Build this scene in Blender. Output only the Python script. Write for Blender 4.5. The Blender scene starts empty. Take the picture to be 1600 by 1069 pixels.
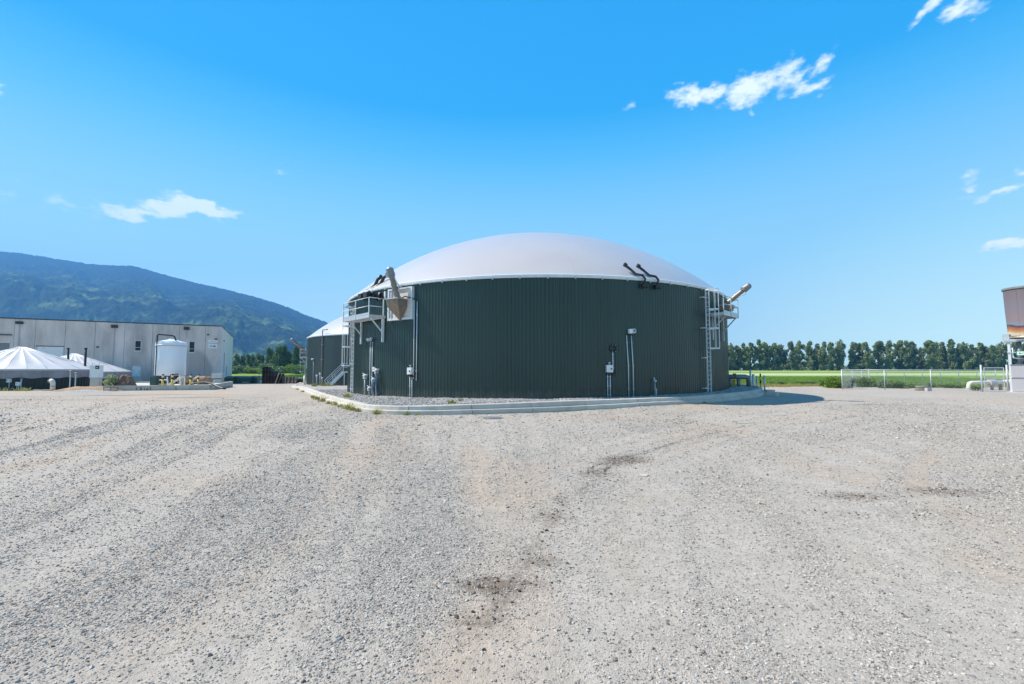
import bpy, math, random
import numpy as np
from mathutils import Vector, Matrix
random.seed(7); rng = np.random.default_rng(7)
SC = bpy.context.scene; C = SC.collection
R = math.radians
F = 711.1; PITCH = R(3.42); CAMZ = 2.1

# ------------------------------------------------------------------ camera
cam = bpy.data.cameras.new('camera'); cam.lens = 16.0; cam.sensor_width = 36.0
cam.clip_start = 0.05; cam.clip_end = 20000
cam_o = bpy.data.objects.new('camera', cam); C.objects.link(cam_o)
cam_o.location = (0, 0, CAMZ); cam_o.rotation_euler = (R(90) + PITCH, 0, 0)
SC.camera = cam_o

ORD = 'first second third fourth fifth sixth seventh eighth ninth tenth eleventh twelfth thirteenth fourteenth fifteenth sixteenth seventeenth eighteenth nineteenth twentieth twenty-first twenty-second twenty-third twenty-fourth twenty-fifth twenty-sixth twenty-seventh twenty-eighth twenty-ninth thirtieth thirty-first thirty-second thirty-third thirty-fourth thirty-fifth thirty-sixth thirty-seventh thirty-eighth thirty-ninth fortieth forty-first forty-second forty-third forty-fourth'.split()
# ------------------------------------------------------------------ world, sun, exposure
SUN = Vector((-0.72, 0.11, 0.86)).normalized()
SUN_EL = math.asin(SUN.z); SUN_AZ = math.atan2(SUN.x, SUN.y)
EXPOSURE = 0.85
W = bpy.data.worlds.new('World'); SC.world = W; W.use_nodes = True
wn = W.node_tree.nodes; wl = W.node_tree.links; wn.clear()
def N(nodes, t, **k):
    n = nodes.new(t)
    for a, b in k.items(): setattr(n, a, b)
    return n
def setin(n, i, v): n.inputs[i].default_value = v
w_out = N(wn, 'ShaderNodeOutputWorld'); w_bg = N(wn, 'ShaderNodeBackground'); w_bg.inputs[1].default_value = 0.10
w_sky = N(wn, 'ShaderNodeTexSky', sky_type='NISHITA'); w_sky.sun_disc = False
w_sky.sun_elevation = SUN_EL; w_sky.sun_rotation = SUN_AZ
w_sky.altitude = 0; w_sky.air_density = 1.0; w_sky.dust_density = 0.6; w_sky.ozone_density = 2.2
w_hs = N(wn, 'ShaderNodeHueSaturation'); w_hs.inputs['Hue'].default_value = 0.482; w_hs.inputs['Saturation'].default_value = 1.32; w_hs.inputs['Value'].default_value = 1.25
wl.new(w_sky.outputs[0], w_hs.inputs['Color'])
w_geo = N(wn, 'ShaderNodeTexCoord'); w_sep = N(wn, 'ShaderNodeSeparateXYZ'); wl.new(w_geo.outputs['Generated'], w_sep.inputs[0])
w_rmp = N(wn, 'ShaderNodeValToRGB'); _e = w_rmp.color_ramp.elements
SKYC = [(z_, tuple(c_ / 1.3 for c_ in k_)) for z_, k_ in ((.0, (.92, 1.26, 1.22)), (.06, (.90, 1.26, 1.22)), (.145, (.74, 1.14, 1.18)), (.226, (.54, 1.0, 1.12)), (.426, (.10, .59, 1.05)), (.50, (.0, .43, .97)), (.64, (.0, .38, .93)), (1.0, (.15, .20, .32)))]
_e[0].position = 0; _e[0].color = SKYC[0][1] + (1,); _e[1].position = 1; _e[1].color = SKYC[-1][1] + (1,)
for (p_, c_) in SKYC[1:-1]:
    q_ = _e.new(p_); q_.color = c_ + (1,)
wl.new(w_sep.outputs[2], w_rmp.inputs[0])
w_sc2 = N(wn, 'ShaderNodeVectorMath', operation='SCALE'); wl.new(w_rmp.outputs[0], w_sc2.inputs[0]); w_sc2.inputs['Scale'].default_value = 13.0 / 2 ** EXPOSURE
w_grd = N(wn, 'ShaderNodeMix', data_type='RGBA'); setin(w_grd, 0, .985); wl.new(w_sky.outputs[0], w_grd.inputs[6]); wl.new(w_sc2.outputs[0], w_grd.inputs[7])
w_tc = N(wn, 'ShaderNodeTexCoord')
w_n1 = N(wn, 'ShaderNodeTexNoise'); setin(w_n1, 'Scale', 30.0); setin(w_n1, 'Detail', 9.0); setin(w_n1, 'Roughness', 0.66)
w_map = N(wn, 'ShaderNodeMapping'); w_map.inputs['Scale'].default_value = (1, 1, 2.0)
wl.new(w_tc.outputs['Generated'], w_map.inputs[0]); wl.new(w_map.outputs[0], w_n1.inputs['Vector'])
w_n2 = N(wn, 'ShaderNodeTexNoise'); setin(w_n2, 'Scale', 24.0); setin(w_n2, 'Detail', 6.0)
wl.new(w_map.outputs[0], w_n2.inputs['Vector'])
w_sub = N(wn, 'ShaderNodeVectorMath', operation='SUBTRACT'); wl.new(w_n2.outputs['Color'], w_sub.inputs[0]); w_sub.inputs[1].default_value = (.5, .5, .5)
w_scl = N(wn, 'ShaderNodeVectorMath', operation='SCALE'); wl.new(w_sub.outputs[0], w_scl.inputs[0]); w_scl.inputs['Scale'].default_value = 0.05
w_dir = N(wn, 'ShaderNodeVectorMath', operation='ADD'); wl.new(w_tc.outputs['Generated'], w_dir.inputs[0]); wl.new(w_scl.outputs[0], w_dir.inputs[1])
def direction(px, py):
    u = (px - 800) / F; v = (534.5 - py) / F
    return Vector((u, math.cos(PITCH) - v * math.sin(PITCH), math.sin(PITCH) + v * math.cos(PITCH))).normalized()
# clouds: soft ellipses at fixed compass directions: (px, py, half width, half height, tilt, strength)
CL = [(1092, 148, 50, 13, 0.02, 1.0), (1062, 152, 26, 12, 0, .8), (1175, 140, 46, 20, .12, .95), (1228, 120, 30, 20, .3, .9), (1262, 138, 34, 12, .05, .85),
      (1288, 94, 22, 13, .35, .8), (1270, 112, 16, 8, .7, .6), (212, 333, 34, 9, .1, 1.2), (262, 325, 40, 10, .12, 1.3), (318, 327, 54, 9, -.06, 1.3), (300, 317, 36, 9, -.1, .9),
      (1448, 14, 30, 9, .5, .8), (1508, 12, 26, 18, .4, .85), (1552, 299, 40, 7, 0, .7), (1514, 284, 12, 9, -.5, .65), (1592, 269, 12, 6, 0, .6),
      (1586, 379, 32, 8, .2, .85), (2, 138, 12, 7, 0, .7), (984, 166, 12, 9, .5, .42), (60, 312, 120, 16, .04, .34), (1180, 178, 9, 5, .4, .5), (430, 265, 90, 8, .3, .24)]
acc = None
for (px, py, a, b, tl, st) in CL:
    d0 = direction(px, py)
    right = Vector((0, 0, 1)).cross(d0).normalized() * -1; up = right.cross(d0).normalized()
    stretch = 1.0 / (F * math.sqrt(1 + ((px - 800) ** 2 + (py - 534) ** 2) / F ** 2))
    e1 = (right * math.cos(tl) + up * math.sin(tl)) / (a * 1.35 * stretch); e2 = (-right * math.sin(tl) + up * math.cos(tl)) / (b * 1.6 * stretch)
    s1 = N(wn, 'ShaderNodeVectorMath', operation='SUBTRACT'); wl.new(w_dir.outputs[0], s1.inputs[0]); s1.inputs[1].default_value = d0
    q1 = N(wn, 'ShaderNodeVectorMath', operation='DOT_PRODUCT'); wl.new(s1.outputs[0], q1.inputs[0]); q1.inputs[1].default_value = e1
    q2 = N(wn, 'ShaderNodeVectorMath', operation='DOT_PRODUCT'); wl.new(s1.outputs[0], q2.inputs[0]); q2.inputs[1].default_value = e2
    q3 = N(wn, 'ShaderNodeVectorMath', operation='DOT_PRODUCT'); wl.new(s1.outputs[0], q3.inputs[0]); q3.inputs[1].default_value = d0 * 2
    cb = N(wn, 'ShaderNodeCombineXYZ'); wl.new(q1.outputs['Value'], cb.inputs[0]); wl.new(q2.outputs['Value'], cb.inputs[1]); wl.new(q3.outputs['Value'], cb.inputs[2])
    ln = N(wn, 'ShaderNodeVectorMath', operation='LENGTH'); wl.new(cb.outputs[0], ln.inputs[0])
    mr = N(wn, 'ShaderNodeMapRange', interpolation_type='SMOOTHSTEP'); wl.new(ln.outputs['Value'], mr.inputs[0])
    setin(mr, 1, 0.1); setin(mr, 2, 1.15); setin(mr, 3, st); setin(mr, 4, 0.0)
    if acc is None: acc = mr.outputs[0]
    else:
        mx = N(wn, 'ShaderNodeMath', operation='MAXIMUM'); wl.new(acc, mx.inputs[0]); wl.new(mr.outputs[0], mx.inputs[1]); acc = mx.outputs[0]
w_a = N(wn, 'ShaderNodeMath', operation='MULTIPLY_ADD'); wl.new(w_n1.outputs['Fac'], w_a.inputs[0]); setin(w_a, 1, 3.4); setin(w_a, 2, -1.88)
w_b = N(wn, 'ShaderNodeMath', operation='MULTIPLY_ADD'); wl.new(acc, w_b.inputs[0]); setin(w_b, 1, 1.55); wl.new(w_a.outputs[0], w_b.inputs[2])
w_c = N(wn, 'ShaderNodeMapRange', interpolation_type='SMOOTHSTEP'); wl.new(w_b.outputs[0], w_c.inputs[0]); setin(w_c, 1, 0.15); setin(w_c, 2, 1.5); setin(w_c, 3, 0.0); setin(w_c, 4, 0.92)
w_g = N(wn, 'ShaderNodeMapRange', interpolation_type='SMOOTHSTEP'); wl.new(acc, w_g.inputs[0]); setin(w_g, 1, 0.0); setin(w_g, 2, .2)
w_m = N(wn, 'ShaderNodeMath', operation='MULTIPLY'); wl.new(w_c.outputs[0], w_m.inputs[0]); wl.new(w_g.outputs[0], w_m.inputs[1])
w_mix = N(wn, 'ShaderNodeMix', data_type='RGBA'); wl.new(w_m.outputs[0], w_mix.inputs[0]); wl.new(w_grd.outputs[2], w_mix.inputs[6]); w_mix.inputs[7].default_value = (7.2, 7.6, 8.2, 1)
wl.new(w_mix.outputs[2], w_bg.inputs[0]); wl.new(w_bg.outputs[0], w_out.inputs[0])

sun = bpy.data.lights.new('sun', 'SUN'); sun.energy = 4.8; sun.angle = R(0.53); sun.color = (1.0, 0.93, 0.83)
sun_o = bpy.data.objects.new('sun', sun); C.objects.link(sun_o); sun_o.rotation_euler = (-SUN).to_track_quat('-Z', 'Y').to_euler(); sun_o.location = (0, 0, 60)
SC.view_settings.view_transform = 'Standard'; SC.view_settings.look = 'None'; SC.view_settings.exposure = EXPOSURE; SC.view_settings.gamma = 1.0
SC.view_settings.use_curve_mapping = False
SC.render.engine = 'CYCLES'
SC.cycles.max_bounces = 6; SC.cycles.volume_bounces = 0; SC.cycles.transparent_max_bounces = 16

# ------------------------------------------------------------------ helpers
def X_at(px, Y): return (px - 800) / F * Y               # survey: bearing of the photo column, at distance Y
def at(px, py, Y):
    u = (px - 800) / F; v = (534.5 - py) / F
    d = (u, math.cos(PITCH) - v * math.sin(PITCH), math.sin(PITCH) + v * math.cos(PITCH)); t = Y / d[1]
    return Vector((d[0] * t, Y, CAMZ + d[2] * t))
def sst(a, b, t):
    t = np.clip((np.asarray(t, float) - a) / (b - a), 0, 1); return t * t * (3 - 2 * t)
def vnoise(x, y, seed=0):
    x = np.asarray(x, float); y = np.asarray(y, float)
    xi = np.floor(x).astype(np.int64); yi = np.floor(y).astype(np.int64); xf = x - xi; yf = y - yi
    def h(a, b):
        n = (a * 374761393 + b * 668265263 + seed * 974634777) & 0x7fffffff
        n = ((n ^ (n >> 13)) * 1274126177) & 0x7fffffff
        return ((n ^ (n >> 16)) & 0xffff) / 65535.0
    u = xf * xf * (3 - 2 * xf); v = yf * yf * (3 - 2 * yf)
    return (h(xi, yi) * (1 - u) + h(xi + 1, yi) * u) * (1 - v) + (h(xi, yi + 1) * (1 - u) + h(xi + 1, yi + 1) * u) * v
def fbm(x, y, o=4, seed=0):
    s = 0; a = 1; t = 0
    for i in range(o):
        s = s + a * vnoise(x * 2 ** i, y * 2 ** i, seed + i * 17); t += a; a *= .5
    return s / t

def tag(o, label=None, cat=None, group=None, kind=None):
    if label: o['label'] = label
    if cat: o['category'] = cat
    if group: o['group'] = group
    if kind: o['kind'] = kind
    return o
def thing(name, label, cat, loc=(0, 0, 0), rz=0, group=None, kind=None):
    o = bpy.data.objects.new(name, None); C.objects.link(o); o.empty_display_size = .3
    o.location = loc; o.rotation_euler = (0, 0, rz); return tag(o, label, cat, group, kind)
def link(name, me, parent=None):
    o = bpy.data.objects.new(name, me); C.objects.link(o)
    if parent: o.parent = parent
    return o
def dup(o, loc=None, rz=None, label=None, scale=None, parent=None):
    c = o.copy(); C.objects.link(c)
    if parent is not None: c.parent = parent
    if loc is not None: c.location = loc
    if rz is not None: c.rotation_euler = (0, 0, rz)
    if scale is not None: c.scale = scale
    if label: c['label'] = label
    for ch in o.children: dup(ch, parent=c)
    return c

class MB:
    def __init__(s): s.v = []; s.f = []
    def add(s, vs, fs):
        k = len(s.v); s.v += [tuple(v) for v in vs]; s.f += [tuple(i + k for i in f) for f in fs]; return s
    def box(s, c, size, rot=None):
        hx, hy, hz = size[0] / 2, size[1] / 2, size[2] / 2
        P = [Vector((x, y, z)) for z in (-hz, hz) for y in (-hy, hy) for x in (-hx, hx)]
        if rot is not None: P = [rot @ p for p in P]
        return s.add([p + Vector(c) for p in P], [(0, 2, 3, 1), (4, 5, 7, 6), (0, 1, 5, 4), (2, 6, 7, 3), (0, 4, 6, 2), (1, 3, 7, 5)])
    def b(s, x0, x1, y0, y1, z0, z1): return s.box(((x0 + x1) / 2, (y0 + y1) / 2, (z0 + z1) / 2), (x1 - x0, y1 - y0, z1 - z0))
    def bar(s, p, q, w, h=None):
        p = Vector(p); q = Vector(q); d = q - p; h = h or w
        return s.box((p + q) / 2, (w, h, d.length), d.to_track_quat('Z', 'Y').to_matrix())
    def tube(s, pts, r, n=8, cap=True):
        pts = [Vector(p) for p in pts]; m = len(pts); rr = r if isinstance(r, (list, tuple)) else [r] * m
        k = len(s.v); ref = None
        for i, p in enumerate(pts):
            t = (pts[min(i + 1, m - 1)] - pts[max(i - 1, 0)]).normalized()
            if ref is None: ref = Vector((0, 0, 1)) if abs(t.z) < .9 else Vector((0, 1, 0))
            u = (ref - t * ref.dot(t)).normalized(); ref = u; w = t.cross(u)
            for j in range(n):
                a = 2 * math.pi * j / n; s.v.append(tuple(p + (u * math.cos(a) + w * math.sin(a)) * rr[i]))
        for i in range(m - 1):
            for j in range(n):
                s.f.append((k + i * n + j, k + i * n + (j + 1) % n, k + (i + 1) * n + (j + 1) % n, k + (i + 1) * n + j))
        if cap:
            s.f.append(tuple(k + j for j in reversed(range(n)))); s.f.append(tuple(k + (m - 1) * n + j for j in range(n)))
        return s
    def lathe(s, prof, n=32, a0=0, a1=2 * math.pi, c=(0, 0, 0)):
        k = len(s.v); full = abs(a1 - a0 - 2 * math.pi) < 1e-6; cols = n if full else n + 1
        for j in range(cols):
            a = a0 + (a1 - a0) * j / n
            for (r, z) in prof: s.v.append((c[0] + r * math.cos(a), c[1] + r * math.sin(a), c[2] + z))
        m = len(prof)
        for j in range(n):
            for i in range(m - 1):
                A = k + j * m + i; B = k + ((j + 1) % cols) * m + i
                s.f.append((A, B, B + 1, A + 1))
        return s
    def prism(s, poly, z0, z1):
        n = len(poly); k = len(s.v)
        s.v += [(x, y, z0) for x, y in poly] + [(x, y, z1) for x, y in poly]
        s.f += [(k + i, k + (i + 1) % n, k + n + (i + 1) % n, k + n + i) for i in range(n)]
        s.f += [tuple(k + i for i in reversed(range(n))), tuple(k + n + i for i in range(n))]; return s
    def mesh(s, name, mat, smooth=False):
        me = bpy.data.meshes.new(name); me.from_pydata(s.v, [], s.f); me.materials.append(mat); me.update()
        if smooth: me.polygons.foreach_set('use_smooth', [True] * len(me.polygons))
        return me
    def build(s, name, mat, parent=None, smooth=False, auto=None):
        me = s.mesh(name, mat, smooth or auto is not None)
        if auto is not None: me.set_sharp_from_angle(angle=R(auto))
        return link(name, me, parent)

# ------------------------------------------------------------------ materials
def pmat(name, col, rough=.6, metal=0., var=.14, scale=2.0, stain=None, stain_amt=.5, sscale=.5, streak=1.0, bump=.0, bscale=30., spec=.5, rand=0., attr=None):
    m = bpy.data.materials.new(name); m.use_nodes = True; n = m.node_tree.nodes; l = m.node_tree.links
    b = n['Principled BSDF']; b.inputs['Roughness'].default_value = rough; b.inputs['Metallic'].default_value = metal
    b.inputs['Specular IOR Level'].default_value = spec
    tc = N(n, 'ShaderNodeTexCoord'); mp = N(n, 'ShaderNodeMapping'); mp.inputs['Scale'].default_value = (1, 1, streak); l.new(tc.outputs['Object'], mp.inputs[0])
    n1 = N(n, 'ShaderNodeTexNoise'); setin(n1, 'Scale', scale); setin(n1, 'Detail', 6.0); setin(n1, 'Roughness', .6); l.new(mp.outputs[0], n1.inputs['Vector'])
    cr = N(n, 'ShaderNodeValToRGB'); cr.color_ramp.elements[0].position = .3; cr.color_ramp.elements[1].position = .7
    cr.color_ramp.elements[0].color = tuple(c * (1 - var) for c in col) + (1,); cr.color_ramp.elements[1].color = tuple(min(1, c * (1 + var)) for c in col) + (1,)
    l.new(n1.outputs['Fac'], cr.inputs[0]); out = cr.outputs[0]
    if stain:
        n2 = N(n, 'ShaderNodeTexNoise'); setin(n2, 'Scale', sscale); setin(n2, 'Detail', 8.0); setin(n2, 'Roughness', .65); l.new(mp.outputs[0], n2.inputs['Vector'])
        r2 = N(n, 'ShaderNodeMapRange'); l.new(n2.outputs['Fac'], r2.inputs[0]); setin(r2, 1, .48); setin(r2, 2, .68); setin(r2, 4, stain_amt)
        mx = N(n, 'ShaderNodeMix', data_type='RGBA'); l.new(r2.outputs[0], mx.inputs[0]); l.new(out, mx.inputs[6]); mx.inputs[7].default_value = stain + (1,); out = mx.outputs[2]
    if rand:
        oi = N(n, 'ShaderNodeObjectInfo'); mr = N(n, 'ShaderNodeMapRange'); l.new(oi.outputs['Random'], mr.inputs[0]); setin(mr, 3, 1 - rand); setin(mr, 4, 1 + rand)
        vm = N(n, 'ShaderNodeVectorMath', operation='SCALE'); l.new(out, vm.inputs[0]); l.new(mr.outputs[0], vm.inputs['Scale']); out = vm.outputs[0]
    l.new(out, b.inputs['Base Color'])
    if bump:
        n3 = N(n, 'ShaderNodeTexNoise'); setin(n3, 'Scale', bscale); setin(n3, 'Detail', 4.0); l.new(tc.outputs['Object'], n3.inputs['Vector'])
        bp = N(n, 'ShaderNodeBump'); setin(bp, 'Strength', min(1, bump)); setin(bp, 'Distance', .02); l.new(n3.outputs['Fac'], bp.inputs['Height']); l.new(bp.outputs[0], b.inputs['Normal'])
    return m
M = {}
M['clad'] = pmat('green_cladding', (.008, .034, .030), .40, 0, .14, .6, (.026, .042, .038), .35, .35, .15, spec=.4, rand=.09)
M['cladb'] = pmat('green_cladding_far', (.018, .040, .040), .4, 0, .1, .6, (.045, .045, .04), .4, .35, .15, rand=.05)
M['dome'] = pmat('grey_membrane', (.50, .455, .44), .28, 0, .03, .15, (.46, .41, .39), .8, .16, .4, bump=.06, bscale=1.2, spec=.7)
for k_ in ('clad', 'cladb'):      # dried mud splashed on the lowest half metre of the sheets
    t_ = M[k_].node_tree; n_ = t_.nodes; l_ = t_.links; b_ = n_['Principled BSDF']; so_ = b_.inputs['Base Color'].links[0].from_socket
    tc_ = N(n_, 'ShaderNodeTexCoord'); sp_ = N(n_, 'ShaderNodeSeparateXYZ'); l_.new(tc_.outputs['Object'], sp_.inputs[0]); no_ = N(n_, 'ShaderNodeTexNoise'); setin(no_, 'Scale', 2.2); setin(no_, 'Detail', 7.); l_.new(tc_.outputs['Object'], no_.inputs['Vector'])
    ma_ = N(n_, 'ShaderNodeMath', operation='MULTIPLY_ADD'); l_.new(no_.outputs['Fac'], ma_.inputs[0]); setin(ma_, 1, -1.3); l_.new(sp_.outputs[2], ma_.inputs[2])
    mr_ = N(n_, 'ShaderNodeMapRange'); l_.new(ma_.outputs[0], mr_.inputs[0]); setin(mr_, 1, -.75); setin(mr_, 2, -.1); setin(mr_, 3, .38); setin(mr_, 4, 0.)
    mc_ = N(n_, 'ShaderNodeMix', data_type='RGBA'); l_.new(mr_.outputs[0], mc_.inputs[0]); l_.new(so_, mc_.inputs[6]); mc_.inputs[7].default_value = (.15, .14, .12, 1); l_.new(mc_.outputs[2], b_.inputs['Base Color'])
for k_, w_, ro_ in (('clad', .3, .14), ('cladb', .45, .25), ('dome', .35, .36)):
    if k_ in M: b_ = M[k_].node_tree.nodes['Principled BSDF']; b_.inputs['Coat Weight'].default_value = w_; b_.inputs['Coat Roughness'].default_value = ro_
M['galv'] = pmat('galvanised_steel', (.50, .54, .57), .42, .35, .12, 4, (.36, .38, .4), .5, 2)
M['rail'] = pmat('galvanised_rail', (.62, .66, .69), .45, .1, .08, 4)
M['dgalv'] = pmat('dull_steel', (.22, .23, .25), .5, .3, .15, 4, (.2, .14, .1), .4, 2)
M['steel'] = pmat('dusty_stainless', (.25, .205, .165), .45, .35, .25, 5, (.17, .12, .085), .6, 3)
M['black'] = pmat('black_rubber', (.018, .018, .02), .45, 0, .2, 5)
M['white'] = pmat('white_paint', (.74, .75, .76), .45, 0, .05, 3, (.5, .48, .44), .35, 2)
M['cream'] = pmat('cream_insulation', (.72, .67, .56), .55, 0, .08, 3, (.42, .36, .28), .5, 2)
M['insul'] = pmat('pale_insulation_board', (.72, .63, .58), .6, 0, .06, 3, (.5, .30, .24), .6, .9)
M['conc'] = pmat('cast_concrete', (.50, .46, .405), .85, 0, .10, 3, (.30, .28, .24), .5, .8, bump=.4, bscale=25, rand=.06)
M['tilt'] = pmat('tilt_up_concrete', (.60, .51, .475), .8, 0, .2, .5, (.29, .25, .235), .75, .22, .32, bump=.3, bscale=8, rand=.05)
M['tiltl'] = pmat('side_concrete_lit_tone', (.70, .62, .60), .8, 0, .08, .4, (.6, .54, .52), .5, .2, .35, rand=.03)  # side wall's lighter reflected-light tone is put into the concrete colour
M['flash'] = pmat('black_flashing', (.02, .024, .03), .5)
M['glass'] = pmat('dark_window_glass', (.012, .02, .03), .15, 0, .05, 1, spec=.25)
M['alu'] = pmat('aluminium_frame', (.55, .56, .58), .4, .4)
M['cover'] = pmat('white_cover_fabric', (.55, .525, .52), .5, 0, .05, 1.2, (.46, .44, .44), .6, .9, bump=.2, bscale=2)
M['skirt'] = pmat('grey_skirt_fabric', (.24, .22, .24), .5, 0, .22, 1.0, (.36, .34, .36), .6, .8, .6, bump=.8, bscale=1.6)
M['dgreen'] = pmat('dark_green_wall', (.010, .022, .020), .5, 0, .2, 2)
M['poly'] = pmat('white_polyethylene', (.78, .80, .84), .35, 0, .03, 1, (.7, .7, .7), .4, .6)
M['yellow'] = pmat('yellow_paint', (.75, .52, .06), .5, 0, .1, 6, (.4, .26, .08), .5, 5)
M['rust'] = pmat('rusty_steel', (.20, .10, .055), .8, 0, .3, 3, (.10, .06, .045), .6, 2, bump=.4)
M['soil'] = pmat('orange_soil', (.36, .23, .14), .95, 0, .25, 1.5, (.22, .17, .11), .6, 1, bump=.8, bscale=8)
M['wood'] = pmat('pale_pallet_wood', (.42, .32, .22), .8, 0, .2, 5, (.25, .19, .14), .5, 2, rand=.25)
M['woodg'] = pmat('pink_grey_pallet_wood', (.36, .24, .19), .8, 0, .2, 5, rand=.25)
M['woodd'] = pmat('dark_weathered_wood', (.055, .036, .03), .85, 0, .3, 5, (.10, .07, .05), .5, 2, rand=.5)
M['dump'] = pmat('green_dumpster_paint', (.02, .075, .058), .45, 0, .2, 2, (.03, .04, .035), .5, 2)
M['blue'] = pmat('blue_hose', (.04, .10, .22), .5)
M['grn'] = pmat('green_sign_paint', (.01, .28, .09), .5)
M['cabi'] = pmat('grey_cabinet_paint', (.44, .42, .44), .5, 0, .05, 2, (.33, .33, .35), .5, 1, .3)
M['tyre'] = pmat('dusty_tyre_rubber', (.16, .17, .14), .9, 0, .25, 5, (.3, .3, .26), .6, 2)
M['bark'] = pmat('tree_bark', (.16, .13, .10), .9, 0, .3, 2, bump=.5)
M['ibc'] = pmat('ibc_plastic', (.74, .71, .66), .4, 0, .05, 2)
def leafmat(name, c1, c2, tr=.25):
    m = bpy.data.materials.new(name); m.use_nodes = True; n = m.node_tree.nodes; l = m.node_tree.links; b = n['Principled BSDF']
    b.inputs['Roughness'].default_value = .6; b.inputs['Specular IOR Level'].default_value = .25
    tc = N(n, 'ShaderNodeTexCoord'); n1 = N(n, 'ShaderNodeTexNoise'); setin(n1, 'Scale', .35); setin(n1, 'Detail', 4.); l.new(tc.outputs['Object'], n1.inputs['Vector'])
    oi = N(n, 'ShaderNodeObjectInfo'); ad = N(n, 'ShaderNodeMath', operation='MULTIPLY_ADD'); l.new(oi.outputs['Random'], ad.inputs[0]); setin(ad, 1, .45); l.new(n1.outputs['Fac'], ad.inputs[2])
    at_ = N(n, 'ShaderNodeAttribute', attribute_name='tone'); ad2 = N(n, 'ShaderNodeMath', operation='MULTIPLY_ADD'); l.new(at_.outputs['Fac'], ad2.inputs[0]); setin(ad2, 1, .5); l.new(ad.outputs[0], ad2.inputs[2])
    cr = N(n, 'ShaderNodeValToRGB'); cr.color_ramp.elements[0].position = .55; cr.color_ramp.elements[1].position = 1.2 if False else 1.0
    cr.color_ramp.elements[0].color = c1 + (1,); cr.color_ramp.elements[1].color = c2 + (1,); l.new(ad2.outputs[0], cr.inputs[0]); l.new(cr.outputs[0], b.inputs['Base Color'])
    t = N(n, 'ShaderNodeBsdfTranslucent'); l.new(cr.outputs[0], t.inputs[0]); mx = N(n, 'ShaderNodeMixShader'); setin(mx, 0, tr)
    l.new(b.outputs[0], mx.inputs[1]); l.new(t.outputs[0], mx.inputs[2]); l.new(mx.outputs[0], n['Material Output'].inputs[0])
    return m
M['leaf'] = leafmat('cottonwood_leaves', (.085, .115, .045), (.22, .27, .10))
M['leafl'] = leafmat('mixed_tree_leaves', (.06, .105, .05), (.14, .21, .09))
M['leafb'] = leafmat('bright_shrub_leaves', (.09, .17, .02), (.20, .30, .05), .35)
M['weed'] = leafmat('weed_leaves', (.24, .25, .06), (.42, .42, .14), .4)
M['pleaf'] = leafmat('pale_shrub_leaves', (.16, .20, .09), (.34, .38, .20), .3)

# ------------------------------------------------------------------ terrain
def fieldz(x, y):
    x = np.asarray(x, float); y = np.asarray(y, float)
    left = -.65 * sst(40, 85, y) * sst(2, -14, x) * (1 - sst(110, 240, y))
    right = .85 * sst(90, 420, y) * sst(-40, 60, x)
    return left + right
KP = [(-36.5, 78), (-29.3, 60.6), (-22, 47.2), (-15.5, 35.5), (-11.2, 28.2), (-8.6, 24.1), (-7.3, 22.2), (-6.1, 21.3), (-4.7, 20.9), (-3, 21.05), (0, 21.9), (3.5, 23.2), (7, 24.2), (9.6, 25.2), (12.8, 27.3), (16.2, 30.4), (18.3, 33.2), (19.9, 36), (21, 40), (21, 46), (18, 55)]
def catmull(P, n=10):
    out = []
    for i in range(len(P) - 1):
        p0 = np.array(P[max(i - 1, 0)]); p1 = np.array(P[i]); p2 = np.array(P[i + 1]); p3 = np.array(P[min(i + 2, len(P) - 1)])
        for k in range(n):
            t = k / n; out.append(.5 * (2 * p1 + (p2 - p0) * t + (2 * p0 - 5 * p1 + 4 * p2 - p3) * t * t + (3 * p1 - p0 - 3 * p2 + p3) * t ** 3))
    out.append(np.array(P[-1], float)); return np.array(out)
kraw = catmull(KP, 12); kl = np.concatenate([[0], np.cumsum(np.linalg.norm(np.diff(kraw, axis=0), axis=1))])
KS = np.arange(0, kl[-1], .5); KX = np.interp(KS, kl, kraw[:, 0]); KY = np.interp(KS, kl, kraw[:, 1])
def padz(x, y): return .42 + .012 * np.maximum(x, -8.) - .5 * sst(42, 66, y)
def kdist(x, y):
    x = np.asarray(x, float).ravel(); y = np.asarray(y, float).ravel(); d = np.full(x.shape, 9.)
    m = (x > -45) & (x < 26) & (y > 14) & (y < 60)
    if m.any(): d[m] = np.sqrt(((x[m][:, None] - KX[None, ::2]) ** 2 + (y[m][:, None] - KY[None, ::2]) ** 2).min(1))
    return d
TRK = catmull([(-.9, 2.2), (-.35, 3.6), (.02, 4.6), (.66, 6.7), (1.5, 8.6), (2.35, 10.4), (3.4, 11.7), (6.1, 14.5), (11.5, 19), (21.7, 25.7), (34, 30)], 14)
def trackd(x, y):
    x = np.asarray(x, float).ravel(); y = np.asarray(y, float).ravel(); d = np.full(x.shape, 9.)
    m = (x > -6) & (x < 44) & (y > -2) & (y < 46)
    if m.any(): d[m] = np.sqrt(((x[m][:, None] - TRK[None, :, 0]) ** 2 + (y[m][:, None] - TRK[None, :, 1]) ** 2).min(1))
    return d
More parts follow.
